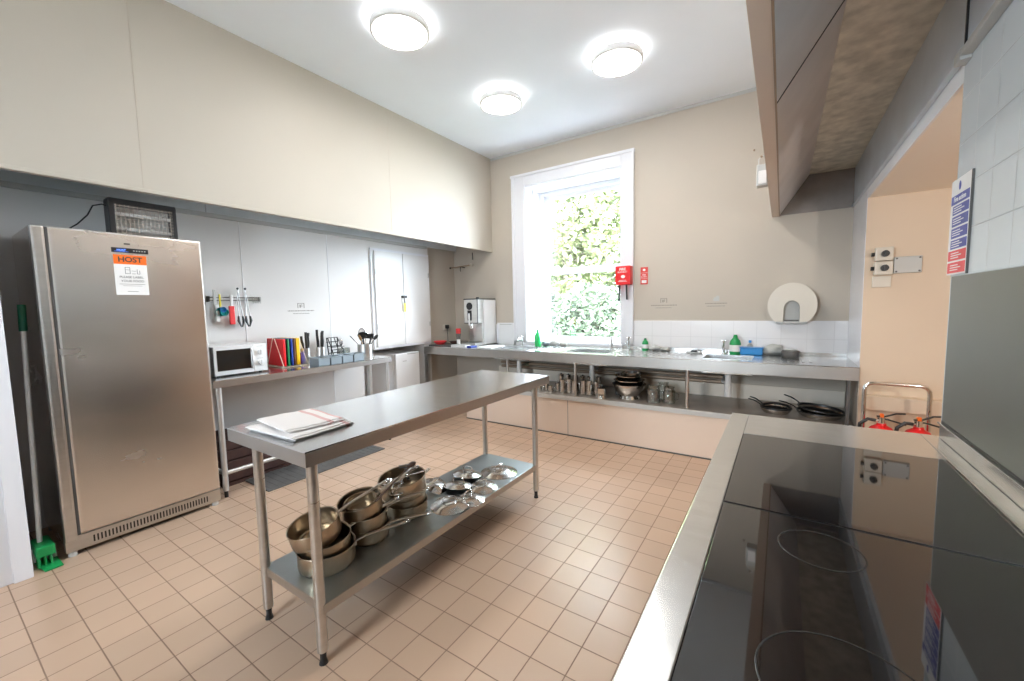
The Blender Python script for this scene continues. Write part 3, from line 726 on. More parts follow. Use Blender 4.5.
# ================================================================ LEFT BENCH
wb = thing('wall_bench', 'stainless steel bench along the left wall carrying microwave and knives', 'table', (-3.73, 2.06, 0))
bx0, bx1, by0, by1 = -4.03, -3.46, 1.245, 2.885
b = MB(); b.box(bx0, bx1, by0, by1, .895, .9, M_steelh)
for q in ((bx0, bx0+.015, by0, by1), (bx1-.015, bx1, by0, by1), (bx0+.015, bx1-.015, by0, by0+.015), (bx0+.015, bx1-.015, by1-.015, by1)): b.box(*q, .848, .8951, M_steelf)
b.build('tabletop', wb)
BL = [(-3.50, 1.29), (-3.50, 2.85), (-3.98, 1.29), (-3.785, 2.85)]
M_legp = mat('pale_leg_metal', (.66, .66, .65), .35, .8)
for x, y in BL:
    b = MB(); b.cyl((x, y, .05), (x, y, .86), .020, M_legp, seg=20); lg = b.build('leg', wb)
    b = MB(); b.cyl((x, y, 0), (x, y, .05), .013, M_black); b.build('foot', lg)
b = MB(); b.cyl((-3.50, 1.29, .185), (-3.50, 2.85, .185), .016, M_legp); b.cyl((-3.50, 1.29, .185), (-3.98, 1.29, .185), .016, M_legp); b.cyl((-3.50, 2.85, .185), (-3.785, 2.85, .185), .016, M_legp)
b.build('stretcher', wb)
cr = thing('storage_crate', 'dark red crate on the floor under the left bench', 'crate', (-3.84, 1.62, 0))
b = MB()
for k in range(4): b.box(-3.70, -3.685, 1.34, 1.92, .04+k*.088, .115+k*.088, M_crate, .003)
for k in range(4): b.box(-4.00, -3.70, 1.34, 1.352, .04+k*.088, .115+k*.088, M_crate, .003); b.box(-4.00, -3.70, 1.908, 1.92, .04+k*.088, .115+k*.088, M_crate, .003)
b.box(-4.01, -4.0, 1.34, 1.92, .03, .40, M_crate); b.build('slatted_side', cr)
b = MB(); b.box(-4.0, -3.69, 1.345, 1.915, 0, .03, M_crate); b.build('base', cr)
m_ = MB(); m_.box(-3.86, -3.30, 1.50, 2.62, 0, .010, M_dark, .003)
for k in range(20): m_.box(-3.85, -3.31, 1.53+k*.055, 1.545+k*.055, .010, .012, M_dark)
tag(m_.build('floor_mat', loc=(-3.58, 2.06, 0)), 'dark grey rubber mat on the tiles beneath the left bench', 'mat')

# microwave
mw = thing('microwave', 'small white microwave oven at the near end of the left bench', 'microwave', (-3.80, 1.5, .9))
mx, my0, my1, mz0, mz1 = -3.635, 1.325, 1.715, .912, 1.140
b = MB(); b.box(-3.97, mx-.014, my0, my1, mz0, mz1, M_applw, .006)
for x in (-3.93, -3.68):
    for y in (my0+.04, my1-.04): b.cyl((x, y, .9), (x, y, mz0+.002), .012, M_black)
b.build('housing', mw)
b = MB(); b.box(mx-.014, mx, my0, my1-.105, mz0, mz1, M_applw, .004); dr = b.build('door', mw)
b = MB(); b.box(mx-.002, mx+.002, my0+.022, my1-.125, mz0+.035, mz1-.030, M_mwglass, .0015); lab(b.build('door_glass', dr), 'dark see-through glass')
b = MB(); b.tube([(mx, my1-.118, mz0+.035), (mx+.018, my1-.118, mz0+.06), (mx+.018, my1-.118, mz1-.06), (mx, my1-.118, mz1-.035)], .007, M_applw); b.build('handle', dr)
b = MB(); b.box(mx-.014, mx-.001, my1-.103, my1, mz0, mz1, M_plasticw, .004)
for z in (1.02, 1.12): b.box(mx-.001, mx+.0002, my1-.08, my1-.03, z-.0015, z+.0015, M_gplas)
cp = b.build('control_panel', mw)
for z in (1.070, .985):
    b = MB(); b.cyl((mx-.001, my1-.052, z), (mx+.014, my1-.052, z), .021, M_applw, r2=.018); b.box(mx+.012, mx+.016, my1-.055, my1-.049, z-.018, z+.018, M_gplas); b.build('dial', cp)

# chopping boards in their wire rack
rk = thing('board_rack', 'cream wire rack holding the coloured chopping boards', 'rack', (-3.82, 1.97, .9))
b = MB()
for y in (1.865, 2.085): b.tube([(-3.97, y, .906), (-3.66, y, .906), (-3.665, y, .915), (-3.80, y, 1.16), (-3.83, y, 1.165), (-3.95, y, .915), (-3.97, y, .906)], .003, M_wire, seg=8)
for x in (-3.66, -3.97): b.cyl((x, 1.845, .906), (x, 2.10, .906), .003, M_wire, seg=8)
for k in range(6): b.cyl((-3.97, 1.878+k*.036, .909), (-3.66, 1.878+k*.036, .909), .0022, M_wire, seg=6)
b.build('frame', rk)
for y, m_, w, cn in ((1.900, M_boardr, .018, 'red'), (1.934, M_boardg, .016, 'green'), (1.966, M_boardb, .016, 'blue'), (1.990, M_boardn, .010, 'brown'), (2.022, M_boardy, .030, 'yellow')):
    b = MB(); b.box(-3.99, -3.70, y-w/2, y+w/2, .9115, 1.158, m_, .004)
    b.box(-3.99, -3.70, y-w/2-.0006, y-w/2+.001, .922, 1.148, m_, .0004)
    tag(b.build('chopping_board', loc=(-3.84, y, .912)), cn+' chopping board standing upright in the wire rack', 'chopping board', 'coloured chopping boards in the rack')
b = MB(); b.box(-3.98, -3.72, 2.056, 2.066, .9115, 1.02, M_boardp, .004); tag(b.build('chopping_board', loc=(-3.84, 2.14, .912)), 'small purple chopping board behind the yellow one', 'chopping board', 'coloured chopping boards in the rack')

# knife holders
def canister(name, label, cat, x, y, r, hh, group=None, m=M_steel):
    t = thing(name, label, cat, (x, y, .9), group)
    b = MB(); b.lathe([(0, .9), (r, .9), (r, .9+hh), (r-.003, .9+hh), (r-.003, .905), (0, .905)], m, (x, y, 0), 32); b.build('body', t)
    return t
def knife(label, x, y, z, top, lean, blade=.10, grp='black-handled kitchen knives in the steel holders'):
    t = bpy.data.objects.new('kitchen_knife', None); C.objects.link(t); t.empty_display_size = .03; ORG[t] = Vector((0, 0, 0)); tag(t, label, 'knife', grp)
    b = MB(); b.box(-.0012, .0012, -.013, .013, -blade, .004, M_chrome, .0005); b.build('blade', t)
    b = MB(); b.tube([(0, 0, 0), (0, .002, top*.35), (0, -.001, top*.7), (0, .002, top)], [.011, .013, .011, .012], M_black, seg=10, flat=1); b.build('handle', t)
    t.location = (x, y, z); t.rotation_euler = lean
canister('knife_holder', 'steel knife holder next to the yellow chopping board', 'holder', -3.83, 2.160, .043, .145, 'steel knife holders')
canister('knife_holder', 'steel knife holder between its twin and the black rack', 'holder', -3.83, 2.318, .042, .145, 'steel knife holders')
for i, (x, y, hh, ln, lb) in enumerate(((-3.845, 2.148, .095, (.12, 0, 0), 'shortest black-handled knife, left in the holder beside the yellow board'), (-3.82, 2.170, .125, (.05, .05, 0), 'tallest black-handled knife in the holder beside the yellow board'), (-3.835, 2.192, .118, (-.06, 0, 0), 'black-handled knife on the right in the holder beside the yellow board'),
                                  (-3.84, 2.298, .138, (.03, 0, 0), 'tallest black-handled knife, left in the holder beside the black rack'), (-3.815, 2.330, .128, (-.02, .04, 0), 'front right black-handled knife in the holder beside the black rack'), (-3.85, 2.342, .115, (-.05, 0, 0), 'rear right black-handled knife in the holder beside the black rack'))):
    knife(lb, x, y, 1.045, hh*1.25, ln)
# black lattice rack
gr = MB()
gx = -3.94
for k in range(5): gr.cyl((gx+.012*k, 2.475+.0, .903+.03*k), (gx+.012*k, 2.64-.004*k, .903+.03*k+.0), .004, M_iron, seg=6)
gr.tube([(gx+.03, 2.455, .904), (gx-.03, 2.475, 1.118), (gx-.03, 2.595, 1.118), (gx+.03, 2.655, .904)], .007, M_iron, seg=8, closed=True)
for k in range(4):
    y = 2.487+k*.036; gr.tube([(gx+.028, y-.005, .904), (gx-.0, y+.018*(-1)**k, 1.01), (gx-.028, y, 1.115)], .005, M_iron, seg=6)
for z, a in ((.96, .0), (1.03, 0), (1.075, 0)): gr.cyl((gx+.03-(z-.904)*.28, 2.462, z), (gx+.03-(z-.904)*.28, 2.645-(z-.904)*.2, z), .0045, M_iron, seg=6)
tag(gr.build('trivet_rack', loc=(gx, 2.55, .9)), 'black iron lattice rack leaning on the wall behind the cutlery tray', 'rack')
# cutlery tray
ct = thing('cutlery_tray', 'grey plastic cutlery tray with four compartments at the bench front', 'tray', (-3.55, 2.35, .9))
ty0, ty1, tx0, tx1 = 2.085, 2.60, -3.67, -3.50
b = MB(); b.box(tx0, tx1, ty0, ty1, .962, .972, M_tray, .003); 
b2 = MB()
for k in range(4):
    y0 = ty0+.012+k*.123; y1 = y0+.110
    for q in ((tx0+.01, tx1-.01, y0, y0+.004), (tx0+.01, tx1-.01, y1-.004, y1), (tx0+.01, tx0+.014, y0, y1), (tx1-.014, tx1-.006, y0, y1)): b2.box(*q, .902, .964, M_tray, .0015)
    b2.box(tx0+.01, tx1-.01, y0, y1, .9005, .906, M_tray)
b.bm.free(); b = MB()
for q in ((tx0, tx0+.012, ty0, ty1), (tx1-.012, tx1, ty0, ty1), (tx0, tx1, ty0, ty0+.014), (tx0, tx1, ty1-.014, ty1)): b.box(*q, .964, .972, M_tray, .003)
for k in range(1, 4): y = ty0+.006+k*.123; b.box(tx0, tx1, y-.007, y+.007, .964, .972, M_tray, .003)
b.build('rim', ct); b2.build('compartments', ct)
for k in range(4):
    for j in range(3):
        kind, nm = (('fork', 'table_fork'), ('spoon', 'table_spoon'), ('turner', 'table_knife'), ('spoon', 'tea_spoon'))[k]
        if kind == 'turner':
            bb = MB(); bb.box(-3.65, -3.53, ty0+.05+k*.123+j*.016, ty0+.055+k*.123+j*.016, .94+j*.004, .943+j*.004, M_chrome)
        else:
            bb = MB(); y = ty0+.04+k*.123+j*.022; bb.tube([(-3.53, y, .94), (-3.60, y, .943), (-3.63, y, .946)], .003, M_chrome, seg=6); bb.ball((-3.643, y, .947), .012, M_chrome, (1, .7, .25), 8)
        tag(bb.build(nm, loc=(-3.6, ty0+.06+k*.123, .94)), 'steel %s in the %s compartment' % (nm.replace('_', ' '), ('nearest', 'second', 'third', 'farthest')[k]+(' (the one nearest the camera)', ' (the middle one)', ' (the one farthest from the camera)')[j]), 'cutlery', 'steel cutlery in the grey tray')
# utensil pots
canister('utensil_pot', 'steel pot crammed with kitchen utensils at the far end of the bench', 'pot', -3.725, 2.76, .078, .14)
canister('utensil_pot', 'low glass pot beside the steel utensil pot', 'pot', -3.84, 2.585, .058, .11, m=M_glassj)
ug = 'kitchen utensils standing in the pots'
def pu(label, kind, L, m, a, b_, name, head):
    t = utensil(label, kind, L, m, a, b_, name, head, ug, name.replace('_', ' ')); t.scale = (1.0, 1.5, 1.5)
pu('black turner leaning left out of the utensil pot', 'turner', .26, M_chrome, (-3.72, 2.79, .92), (-3.79, 2.66, 1.10), 'turner', M_black)
pu('wooden spoon standing in the utensil pot', 'spoon', .22, M_wood, (-3.72, 2.77, .92), (-3.74, 2.71, 1.12), 'wooden_spoon', M_wood)
pu('black ladle in the middle of the utensil pot', 'ladle', .24, M_black, (-3.72, 2.74, .92), (-3.75, 2.76, 1.15), 'ladle', M_black)
pu('tall thin steel fork leaning right out of the utensil pot', 'fork', .27, M_chrome, (-3.73, 2.72, .92), (-3.74, 2.82, 1.18), 'serving_fork', M_chrome)
pu('black spoon leaning far right out of the utensil pot', 'spoon', .27, M_black, (-3.70, 2.72, .92), (-3.69, 2.89, 1.12), 'serving_spoon', M_black)
pu('black tongs at the front of the utensil pot', 'tongs', .21, M_black, (-3.68, 2.76, .92), (-3.665, 2.80, 1.11), 'tongs', M_black)
pu('black whisk at the back of the utensil pot', 'whisk', .23, M_black, (-3.77, 2.75, .92), (-3.80, 2.78, 1.13), 'whisk', M_black)
pu('black slotted turner upright in the utensil pot beside the tongs', 'turner', .22, M_black, (-3.70, 2.78, .92), (-3.70, 2.815, 1.12), 'turner', M_black)
pu('steel spoon in the low glass pot', 'spoon', .17, M_chrome, (-3.84, 2.585, .93), (-3.84, 2.555, 1.06), 'serving_spoon', M_chrome)
# hanging rail on the left wall
hr = thing('hanging_rail', 'two-bar utensil rail on the white wall beside the fridge', 'rail', (-4.03, 1.68, 1.52))
b = MB()
for z in (1.535, 1.508): b.cyl((-4.012, 1.465, z), (-4.012, 1.872, z), .003, M_iron, seg=8)
b.build('bars', hr)
b = MB(); b.box(-4.05, -4.008, 1.458, 1.470, 1.498, 1.545, M_iron, .002); b.box(-4.05, -4.008, 1.868, 1.874, 1.500, 1.543, M_gplas, .002); b.build('bracket', hr)
b = MB()
for k in range(4): y = 1.80+k*.02; b.tube([(-4.012, y, 1.545), (-4.006, y, 1.53), (-4.002, y, 1.49), (-3.992, y, 1.482), (-3.988, y, 1.495)], .002, M_gplas, seg=6)
b.build('hook', hr)
def tongs(y, label):
    t = thing('tongs', label, 'tongs', (-3.99, y, 1.45), 'black-tipped tongs on the wall rail')
    b = MB()
    b.ball((-3.992, y, 1.612), .010, M_iron)
    for s in (-1, 1): b.tube([(-3.992, y, 1.61), (-3.990, y+.006*s, 1.53), (-3.988, y+.008+.016*s, 1.36)], .0034, M_tongs, seg=8)
    b.build('arms', t)
    for s in (-1, 1):
        b = MB(); b.tube([(-3.988, y+.008+.016*s, 1.37), (-3.987, y+.010+.020*s, 1.33), (-3.987, y+.012+.004*s, 1.275)], [.008, .012, .005], M_black, seg=8); b.build('tip', t)
tongs(1.678, 'black-tipped steel tongs on the wall rail, next to the red brush')
tongs(1.738, 'black-tipped steel tongs on the wall rail, farthest from the fridge')
b = thing('pastry_brush', 'red brush with a pale handle hanging from the wall rail', 'brush', (-3.99, 1.635, 1.4))
q = MB(); q.box(-3.998, -3.985, 1.612, 1.634, 1.455, 1.555, M_plasticw, .004); q.build('handle', b)
q = MB(); q.box(-4.002, -3.980, 1.598, 1.640, 1.300, 1.460, M_signred, .006); q.build('head', b)
b = thing('measuring_cups', 'teal measuring cups on a yellow clip hanging from the rail', 'measuring cup', (-3.99, 1.555, 1.4))
q = MB(); q.box(-3.998, -3.99, 1.530, 1.543, 1.455, 1.56, M_yellow, .002); q.build('clip', b)
for i, (y, z, r, a) in enumerate(((1.530, 1.415, .040, .5), (1.552, 1.405, .032, -.4), (1.540, 1.43, .024, 0))):
    q = MB(); q.lathe([(0, 0), (r*.8, 0), (r, .022), (r-.002, .022), (r*.8, .003), (0, .003)], (M_teal, M_teal, M_bluep)[i], (0, 0, 0), 20, mtx=Matrix.Translation((-3.99+.010*i, y, z)) @ Matrix.Rotation(PI/2+a*.3, 4, 'Y'))
    q.build('cup', b)
q = MB(); q.box(-3.998, -3.990, 1.487, 1.512, 1.33, 1.60, M_gplas, .004); q.box(-3.998, -3.986, 1.495, 1.525, 1.33, 1.47, M_plasticw, .004)
tag(q.build('palette_knife', loc=(-3.99, 1.5, 1.4)), 'pale grey scraper hanging at the fridge end of the rail', 'scraper')

# wall cupboard
wc = thing('wall_cupboard', 'white two-door cupboard set in the left wall beyond the bench', 'cupboard', (-4.03, 3.6, .93))
b = MB(); b.box(-4.049, -4.030, 3.12, 4.060, .93, 2.13, M_gloss); b.build('frame', wc)
for y0, y1 in ((3.158, 3.587), (3.592, 4.035)):
    b = MB(); b.box(-4.031, -4.012, y0, y1, .955, 2.10, M_panel, .003); d_ = b.build('door', wc)
    b = MB()
    for z in (1.2, 1.85): b.box(-4.014, -4.008, (y0 if y0 < 3.3 else y1-.012), (y0+.012 if y0 < 3.3 else y1), z-.03, z+.03, M_gplas, .001)
    b.build('hinge', d_)
    if y0 < 3.3: D0 = d_
b = MB(); b.box(-4.014, -3.995, 3.545, 3.625, 1.545, 1.575, M_black, .004); b.cyl((-4.0, 3.57, 1.56), (-3.98, 3.57, 1.56), .014, M_black); b.tube([(-3.985, 3.57, 1.56), (-3.982, 3.572, 1.51), (-3.985, 3.575, 1.48)], .005, M_black, seg=6); lab(b.build('lock', D0), 'black hasp and padlock')
b = MB(); b.box(-3.990, -3.984, 3.560, 3.592, 1.37, 1.48, M_yellow, .004); tag(b.build('key_tag', loc=(-3.987, 3.575, 1.48)), 'yellow key tag hanging from the cupboard lock', 'key tag')

# small fridge in the niche
sf = thing('undercounter_fridge', 'small white fridge in the niche beneath the wall cupboard', 'fridge', (-4.3, 3.65, 0))
b = MB(); b.box(-4.62, -4.075, 3.425, 3.82, .02, .838, M_applw, .006)
for x in (-4.55, -4.12):
    for y in (3.47, 3.78): b.cyl((x, y, 0), (x, y, .03), .02, M_black)
b.build('cabinet', sf)
b = MB(); b.box(-4.070, -4.025, 3.425, 3.82, .05, .842, M_applw, .008); d_ = b.build('door', sf)
b = MB(); b.box(-4.026, -4.022, 3.535, 3.60, .735, .745, M_gplas, .001); b.build('badge', d_)
b = MB(); b.box(-4.03, -4.015, 3.62, 3.81, .822, .836, M_gplas, .003); b.build('grip', d_)

# ================================================================ FAR COUNTER
fc = thing('sink_counter', 'long stainless steel sink counter under the window', 'counter', (-1.8, 4.3, 0))
cx0, cx1, cy0, cy1 = -4.045, .495, 3.93, 4.64
BAS = [(-2.95, -2.45), (-1.98, -1.50), (-.60, -.20)]
b = MB(); by0_, by1_ = 4.05, 4.40
xs = [cx0]+[v for p in BAS for v in p]+[cx1]
for i in range(0, len(xs), 2): b.box(xs[i], xs[i+1], cy0, cy1, .892, .9, M_steelh)
for a0, a1 in BAS: b.box(a0, a1, cy0, by0_, .892, .9, M_steelh); b.box(a0, a1, by1_, cy1, .892, .9, M_steelh)
b.box(cx0, cx1, cy0, cy0+.014, .797, .8925, M_steelf); b.box(cx0, cx0+.014, cy0+.014, cy1, .797, .8925, M_steelf); b.box(cx0, cx1, cy1-.01, cy1-.002, .9, .93, M_steelh, .002)
for a0, a1 in ((-2.40, -2.03), (-1.45, -.68), (-.10, .28)):   # drainer ribs
    n = int((a1-a0)/.05)
    for k in range(n): b.box(a0+k*.05, a0+k*.05+.018, 4.08, 4.42, .9, .9035, M_steelh, .001)
b.build('worktop', fc)
for a0, a1 in BAS:
    b = MB(); z0 = .772
    for q in ((a0, a0+.004, by0_, by1_), (a1-.004, a1, by0_, by1_), (a0, a1, by0_, by0_+.004), (a0, a1, by1_-.004, by1_)): b.box(*q, z0, .901, M_steelh)
    b.box(a0, a1, by0_, by1_, z0-.004, z0, M_steelh); b.cyl(((a0+a1)/2, 4.22, z0-.03), ((a0+a1)/2, 4.22, z0+.001), .035, M_steel); b.build('sink_bowl', fc)
for x, y in ((-4.02, 3.96), (-1.825, 3.965), (-.706, 3.965), (-2.70, 3.965)):
    z0 = .44 if x > -3.3 else 0
    b = MB(); b.cyl((x, y, z0), (x, y, .80), .016, M_steel) if x > -3.3 else b.box(x-.03, x+.03, y-.02, y+.02, 0, .80, M_steel, .003); b.build('leg', fc)
b = MB(); b.box(.43, .45, 3.95, 3.99, .44, .80, M_dark); b.build('leg', fc)
# shelf on the plinth
sh = thing('plinth_shelf', 'grey steel shelf on the low wall below the sink counter', 'shelf', (-1.4, 4.3, .39))
b = MB(); b.box(-3.32, .49, 3.92, 4.63, .39, .438, M_shelf2, .003); b.build('slab', sh)
b = MB(); b.box(-3.32, .49, 3.916, 3.921, .391, .437, M_gplas, .001); b.build('edge_strip', sh)
# pipes
pp = thing('water_pipes', 'pair of brown water pipes along the wall below the sinks', 'pipes', (-1.4, 4.58, .7))
for z, y in ((.655, 4.56), (.603, 4.57)):
    b = MB(); b.cyl((-3.2, y, z), (-.42, y, z), .020, M_pipe); b.build('pipe', pp)
b = MB(); b.box(-1.9, .49, 4.61, 4.64, .70, .80, M_wood); lab(b.build('batten', pp), 'brown timber batten')
for (a0, a1), lb in zip(BAS, ('left', 'middle', 'right')):
    x = (a0+a1)/2; t = thing('sink_trap', 'white plastic trap under the %s sink bowl' % lb, 'drain trap', (x, 4.22, .7), 'sink traps')
    b = MB(); b.cyl((x, 4.22, .53), (x, 4.22, .665), .030, M_plasticw); b.cyl((x, 4.22, .665), (x, 4.22, .745), .026, M_plasticw); b.build('bottle', t)
    b = MB(); b.tube([(x, 4.22, .655), (x-.05, 4.30, .655), (x-.06, 4.53, .665)], .016, M_plasticw); b.build('waste_arm', t)
# taps
def tap(x, y, label, tall=.13):
    t = thing('tap', label, 'tap', (x, y, .9), 'taps along the sink counter')
    b = MB(); b.cyl((x, y, .9), (x, y, .9+tall*.65), .012, M_brass, seg=14); b.cyl((x, y, .9), (x, y, .908), .022, M_brass)
    b.tube([(x, y, .9+tall*.55), (x, y-.03, .9+tall*.72), (x, y-.08, .9+tall*.70), (x, y-.10, .9+tall*.5)], .008, M_brass, seg=8); b.build('spout', t)
    b = MB(); b.cyl((x, y, .9+tall*.65), (x, y, .9+tall*.95), .009, M_brass); b.cyl((x-.024, y, .9+tall*.93), (x+.024, y, .9+tall*.93), .006, M_brass); b.cyl((x, y-.024, .9+tall*.93), (x, y+.024, .9+tall*.93), .006, M_brass); b.build('cross_handle', t)
tap(-2.83, 4.50, 'chrome tap farthest left, by the green bottle under the window')
tap(-1.60, 4.46, 'left chrome tap of the pair at the window right edge', .15)
tap(-1.42, 4.50, 'right chrome tap of the pair, beside the small green bottle', .15)
tap(-.47, 4.50, 'chrome tap left of the big green bottle at the right sink', .14)
def bottle(x, y, h, m, label, capm=M_dgreen, w=.034, lab_m=M_paper):
    t = thing('soap_bottle', label, 'bottle', (x, y, .9), 'washing-up bottles')
    b = MB(); b.lathe([(0, .9005), (w*.95, .9005), (w, .91), (w, .9+h*.55), (w*.85, .9+h*.7), (w*.4, .9+h*.85), (w*.38, .9+h*.9), (0, .9+h*.9)], m, (x, y, 0), 24, mtx=Matrix.Identity(4)); b.build('body', t)
    b = MB(); b.cyl((x, y, .9+h*.88), (x, y, .9+h), w*.42, capm, r2=w*.3); b.build('cap', t)
    b = MB(); b.lathe([(w+.0008, .9+h*.15), (w+.0008, .9+h*.48)], lab_m, (x, y, 0), 24); lab(b.build('label', t), 'pale paper label')
bottle(-2.60, 4.52, .21, M_greenl, 'bright green soap bottle on the left sink under the window', M_green, .038, M_greenl)
bottle(-1.25, 4.55, .13, M_green, 'small green bottle with white label right of the pair of taps', M_dgreen, .034)
bottle(-.37, 4.50, .19, M_green, 'largest green bottle, beside the blue tub at the right sink', M_green, .050)
# other small items
def blob(name, label, cat, x, y, z, r, sc, m, seed, grp=None):
    t = bmesh.new(); bmesh.ops.create_icosphere(t, subdivisions=3, radius=r); zmin = 1e9
    for v in t.verts:
        n = 1+.28*noise.noise(v.co/r*1.7+Vector((seed, 0, 0))); v.co = Vector((v.co.x*sc[0]*n, v.co.y*sc[1]*n, v.co.z*sc[2]*n)); zmin = min(zmin, v.co.z)
    b = MB(); b.merge(t, m, Matrix.Translation((x, y, z-zmin))); return tag(b.build(name, loc=(x, y, z), sharp=70), label, cat, grp)
blob('cleaning_cloth', 'pale blue crumpled cloth right of the bright green bottle', 'cloth', -2.47, 4.50, .9005, .045, (1.3, .9, .7), M_tray, 1)
blob('cleaning_cloth', 'grey crumpled cloth in the middle of the window ledge end', 'cloth', -2.35, 4.50, .9005, .05, (1.3, .9, .8), M_gplas, 2)
blob('cleaning_cloth', 'white crumpled cloth farthest right under the window', 'cloth', -2.22, 4.48, .9005, .045, (1.2, .9, .7), M_cloth, 3)
blob('scouring_pad', 'grey scouring pad right of the small green bottle', 'scouring pad', -1.14, 4.52, .9005, .05, (1.2, .8, .55), M_gplas, 4)
blob('cleaning_cloth', 'crumpled light grey cloth beside the grey scouring pad', 'cloth', -1.03, 4.52, .9005, .04, (1.2, .9, .5), M_cloth, 5)
blob('cleaning_cloth', 'crumpled grey cloth right of the blue tub', 'cloth', -.055, 4.52, .9005, .07, (1.25, .7, .75), M_cloth, 6)
b = thing('wipes_tub', 'low blue tub right of the largest green bottle', 'tub', (-.23, 4.5, .9))
q = MB(); q.box(-.325, -.14, 4.46, 4.56, .9005, .965, M_bluep, .010); q.build('tub', b)
q = MB(); q.box(-.33, -.135, 4.455, 4.565, .963, .972, M_bluep, .004); q.build('lid', b)
b = thing('spray_bottle', 'small clear spray bottle standing behind the blue tub', 'bottle', (-.25, 4.59, .9))
q = MB(); q.lathe([(0, .9005), (.025, .9005), (.027, .91), (.027, .98), (.010, 1.00), (.010, 1.01), (0, 1.01)], M_glassj, (-.25, 4.595, 0), 20); q.build('body', b)
q = MB(); q.box(-.262, -.238, 4.57, 4.605, 1.008, 1.032, M_bluep, .004); q.build('trigger_head', b)
b = MB(); b.lathe([(0, .9005), (.062, .9005), (.068, .91), (.070, .955), (.066, .962), (0, .962)], M_dark, (.075, 4.40, 0), 28); b.lathe([(0, .960), (.050, .962), (.058, .972), (.03, .980), (0, .981)], M_gplas, (.075, 4.40, 0), 24)
tag(b.build('scourer_tin', loc=(.075, 4.40, .9)), 'dark round tin below the soap dispenser at the right counter end', 'tin')
b = MB(); b.box(-.80, -.66, 4.40, 4.48, .9035, .912, M_gplas, .002); b.box(-.76, -.70, 4.41, 4.47, .912, .93, M_iron, .004)
tag(b.build('sink_plug', loc=(-.73, 4.44, .9)), 'flat dark sink strainer on the drainer left of the right sink', 'strainer')

# items on the counter at the left end
cm = thing('coffee_machine', 'silver bean-to-cup coffee machine in the left corner of the counter', 'coffee machine', (-3.43, 4.4, .9))
mx0, mx1, myf, myb = -3.56, -3.335, 4.22, 4.63
b = MB(); b.box(mx0, mx1, myf+.10, myb, .905, 1.52, M_steel, .004); b.box(mx0, mx1, myf, myf+.11, 1.20, 1.52, M_steel, .004); b.box(mx0-.003, mx1+.003, myf-.003, myb, 1.512, 1.526, M_black, .003); b.box(mx1-.004, mx1+.001, myf, myf+.012, 1.20, 1.52, M_black); b.box(mx0, mx1, myf-.002, myf+.012, 1.195, 1.205, M_black); b.build('housing', cm)
b = MB(); b.box(mx1-.002, mx1+.012, myf+.13, myb-.01, .91, 1.505, M_applw, .003); b.build('side_panel', cm)
b = MB(); b.cyl((mx0+.095, myf-.006, 1.425), (mx0+.095, myf+.002, 1.425), .050, M_black, seg=28); b.box(mx0+.060, mx0+.130, myf-.005, myf+.002, 1.235, 1.37, M_black, .004); b.build('control_dial', cm)
b = MB(); b.cyl((mx0+.095, myf+.03, 1.13), (mx0+.095, myf+.03, 1.20), .020, M_chrome); b.box(mx0+.082, mx0+.108, myf-.015, myf, 1.17, 1.33, M_chrome, .003); b.build('spout', cm)
b = MB(); b.box(mx0, mx1, myf-.06, myf+.10, .903, .940, M_steel, .004); b.box(mx0+.01, mx1-.01, myf-.055, myf+.09, .938, .943, M_dark); b.build('drip_tray', cm)
b = MB(); b.cyl((mx0+.14, myf+.12, 1.525), (mx0+.14, myf+.12, 1.545), .02, M_black); b.build('hopper_cap', cm)
mc = MB(); mc.box(-3.29, -3.02, 4.60, 4.640, .90, 1.19, M_applw, .003); mc.box(-3.30, -3.26, 4.592, 4.602, .91, 1.17, M_gloss, .002); mc.box(-3.24, -3.05, 4.592, 4.6, 1.165, 1.175, M_gplas)
tag(mc.build('splash_panel', loc=(-3.15, 4.62, .9)), 'white panel against the wall between coffee machine and window', 'panel')
b = thing('paper_cup_stack', 'short stack of red cups left of the coffee machine', 'cups', (-3.63, 4.17, .9))
for k in range(3):
    q = MB(); z = .985+k*.034; q.lathe([(.026, z), (.034, z+.075), (.036, z+.076), (.034, z+.072), (.027, z+.004), (0, z+.004), (0, z), (.026, z)], M_signred if k else M_dark, (-3.63, 4.17, 0), 24); q.build('cup', b)
q = MB(); q.cyl((-3.63, 4.17, .902), (-3.63, 4.17, .985), .024, M_plasticw); q.build('holder', b)
q = MB(); q.box(-4.02, -3.62, 4.0, 4.30, .9005, .914, M_dark, .003); tag(q.build('serving_tray', loc=(-3.8, 4.15, .9)), 'dark flat tray at the left end of the counter', 'tray')
rb = MB(); rb.lathe([(0, 0), (.05, 0), (.085, .03), (.09, .045), (.086, .045), (.05, .006), (0, .006)], M_signred, (-3.90, 4.10, .9145), 28); tag(rb.build('red_dish', loc=(-3.90, 4.10, .914)), 'dark red dish on the flat tray', 'dish')
rb = MB(); rb.lathe([(0, 0), (.045, 0), (.075, .025), (.08, .038), (.076, .038), (.045, .006), (0, .006)], M_crate, (-3.74, 4.22, .9145), 28); tag(rb.build('brown_dish', loc=(-3.74, 4.22, .914)), 'small brown dish behind the red dish', 'dish')
b = MB(); b.box(-3.60, -3.36, 3.98, 4.10, .9005, .925, M_paper, .004); b.box(-3.59, -3.37, 3.985, 4.095, .925, .929, M_gplas, .001); tag(b.build('napkin_packet', loc=(-3.48, 4.04, .9)), 'white packet in front of the coffee machine', 'packet')
b = MB(); b.box(-3.33, -3.26, 3.98, 4.10, .9005, .920, M_boardb, .003); tag(b.build('blue_box', loc=(-3.3, 4.04, .9)), 'small dark blue box right of the white packet', 'box')
b = MB(); b.box(-3.20, -2.98, 4.02, 4.32, .9005, .910, M_paper, .003); tag(b.build('paper_sheets', loc=(-3.1, 4.2, .9)), 'bright white sheets on the counter left of the window', 'paper')
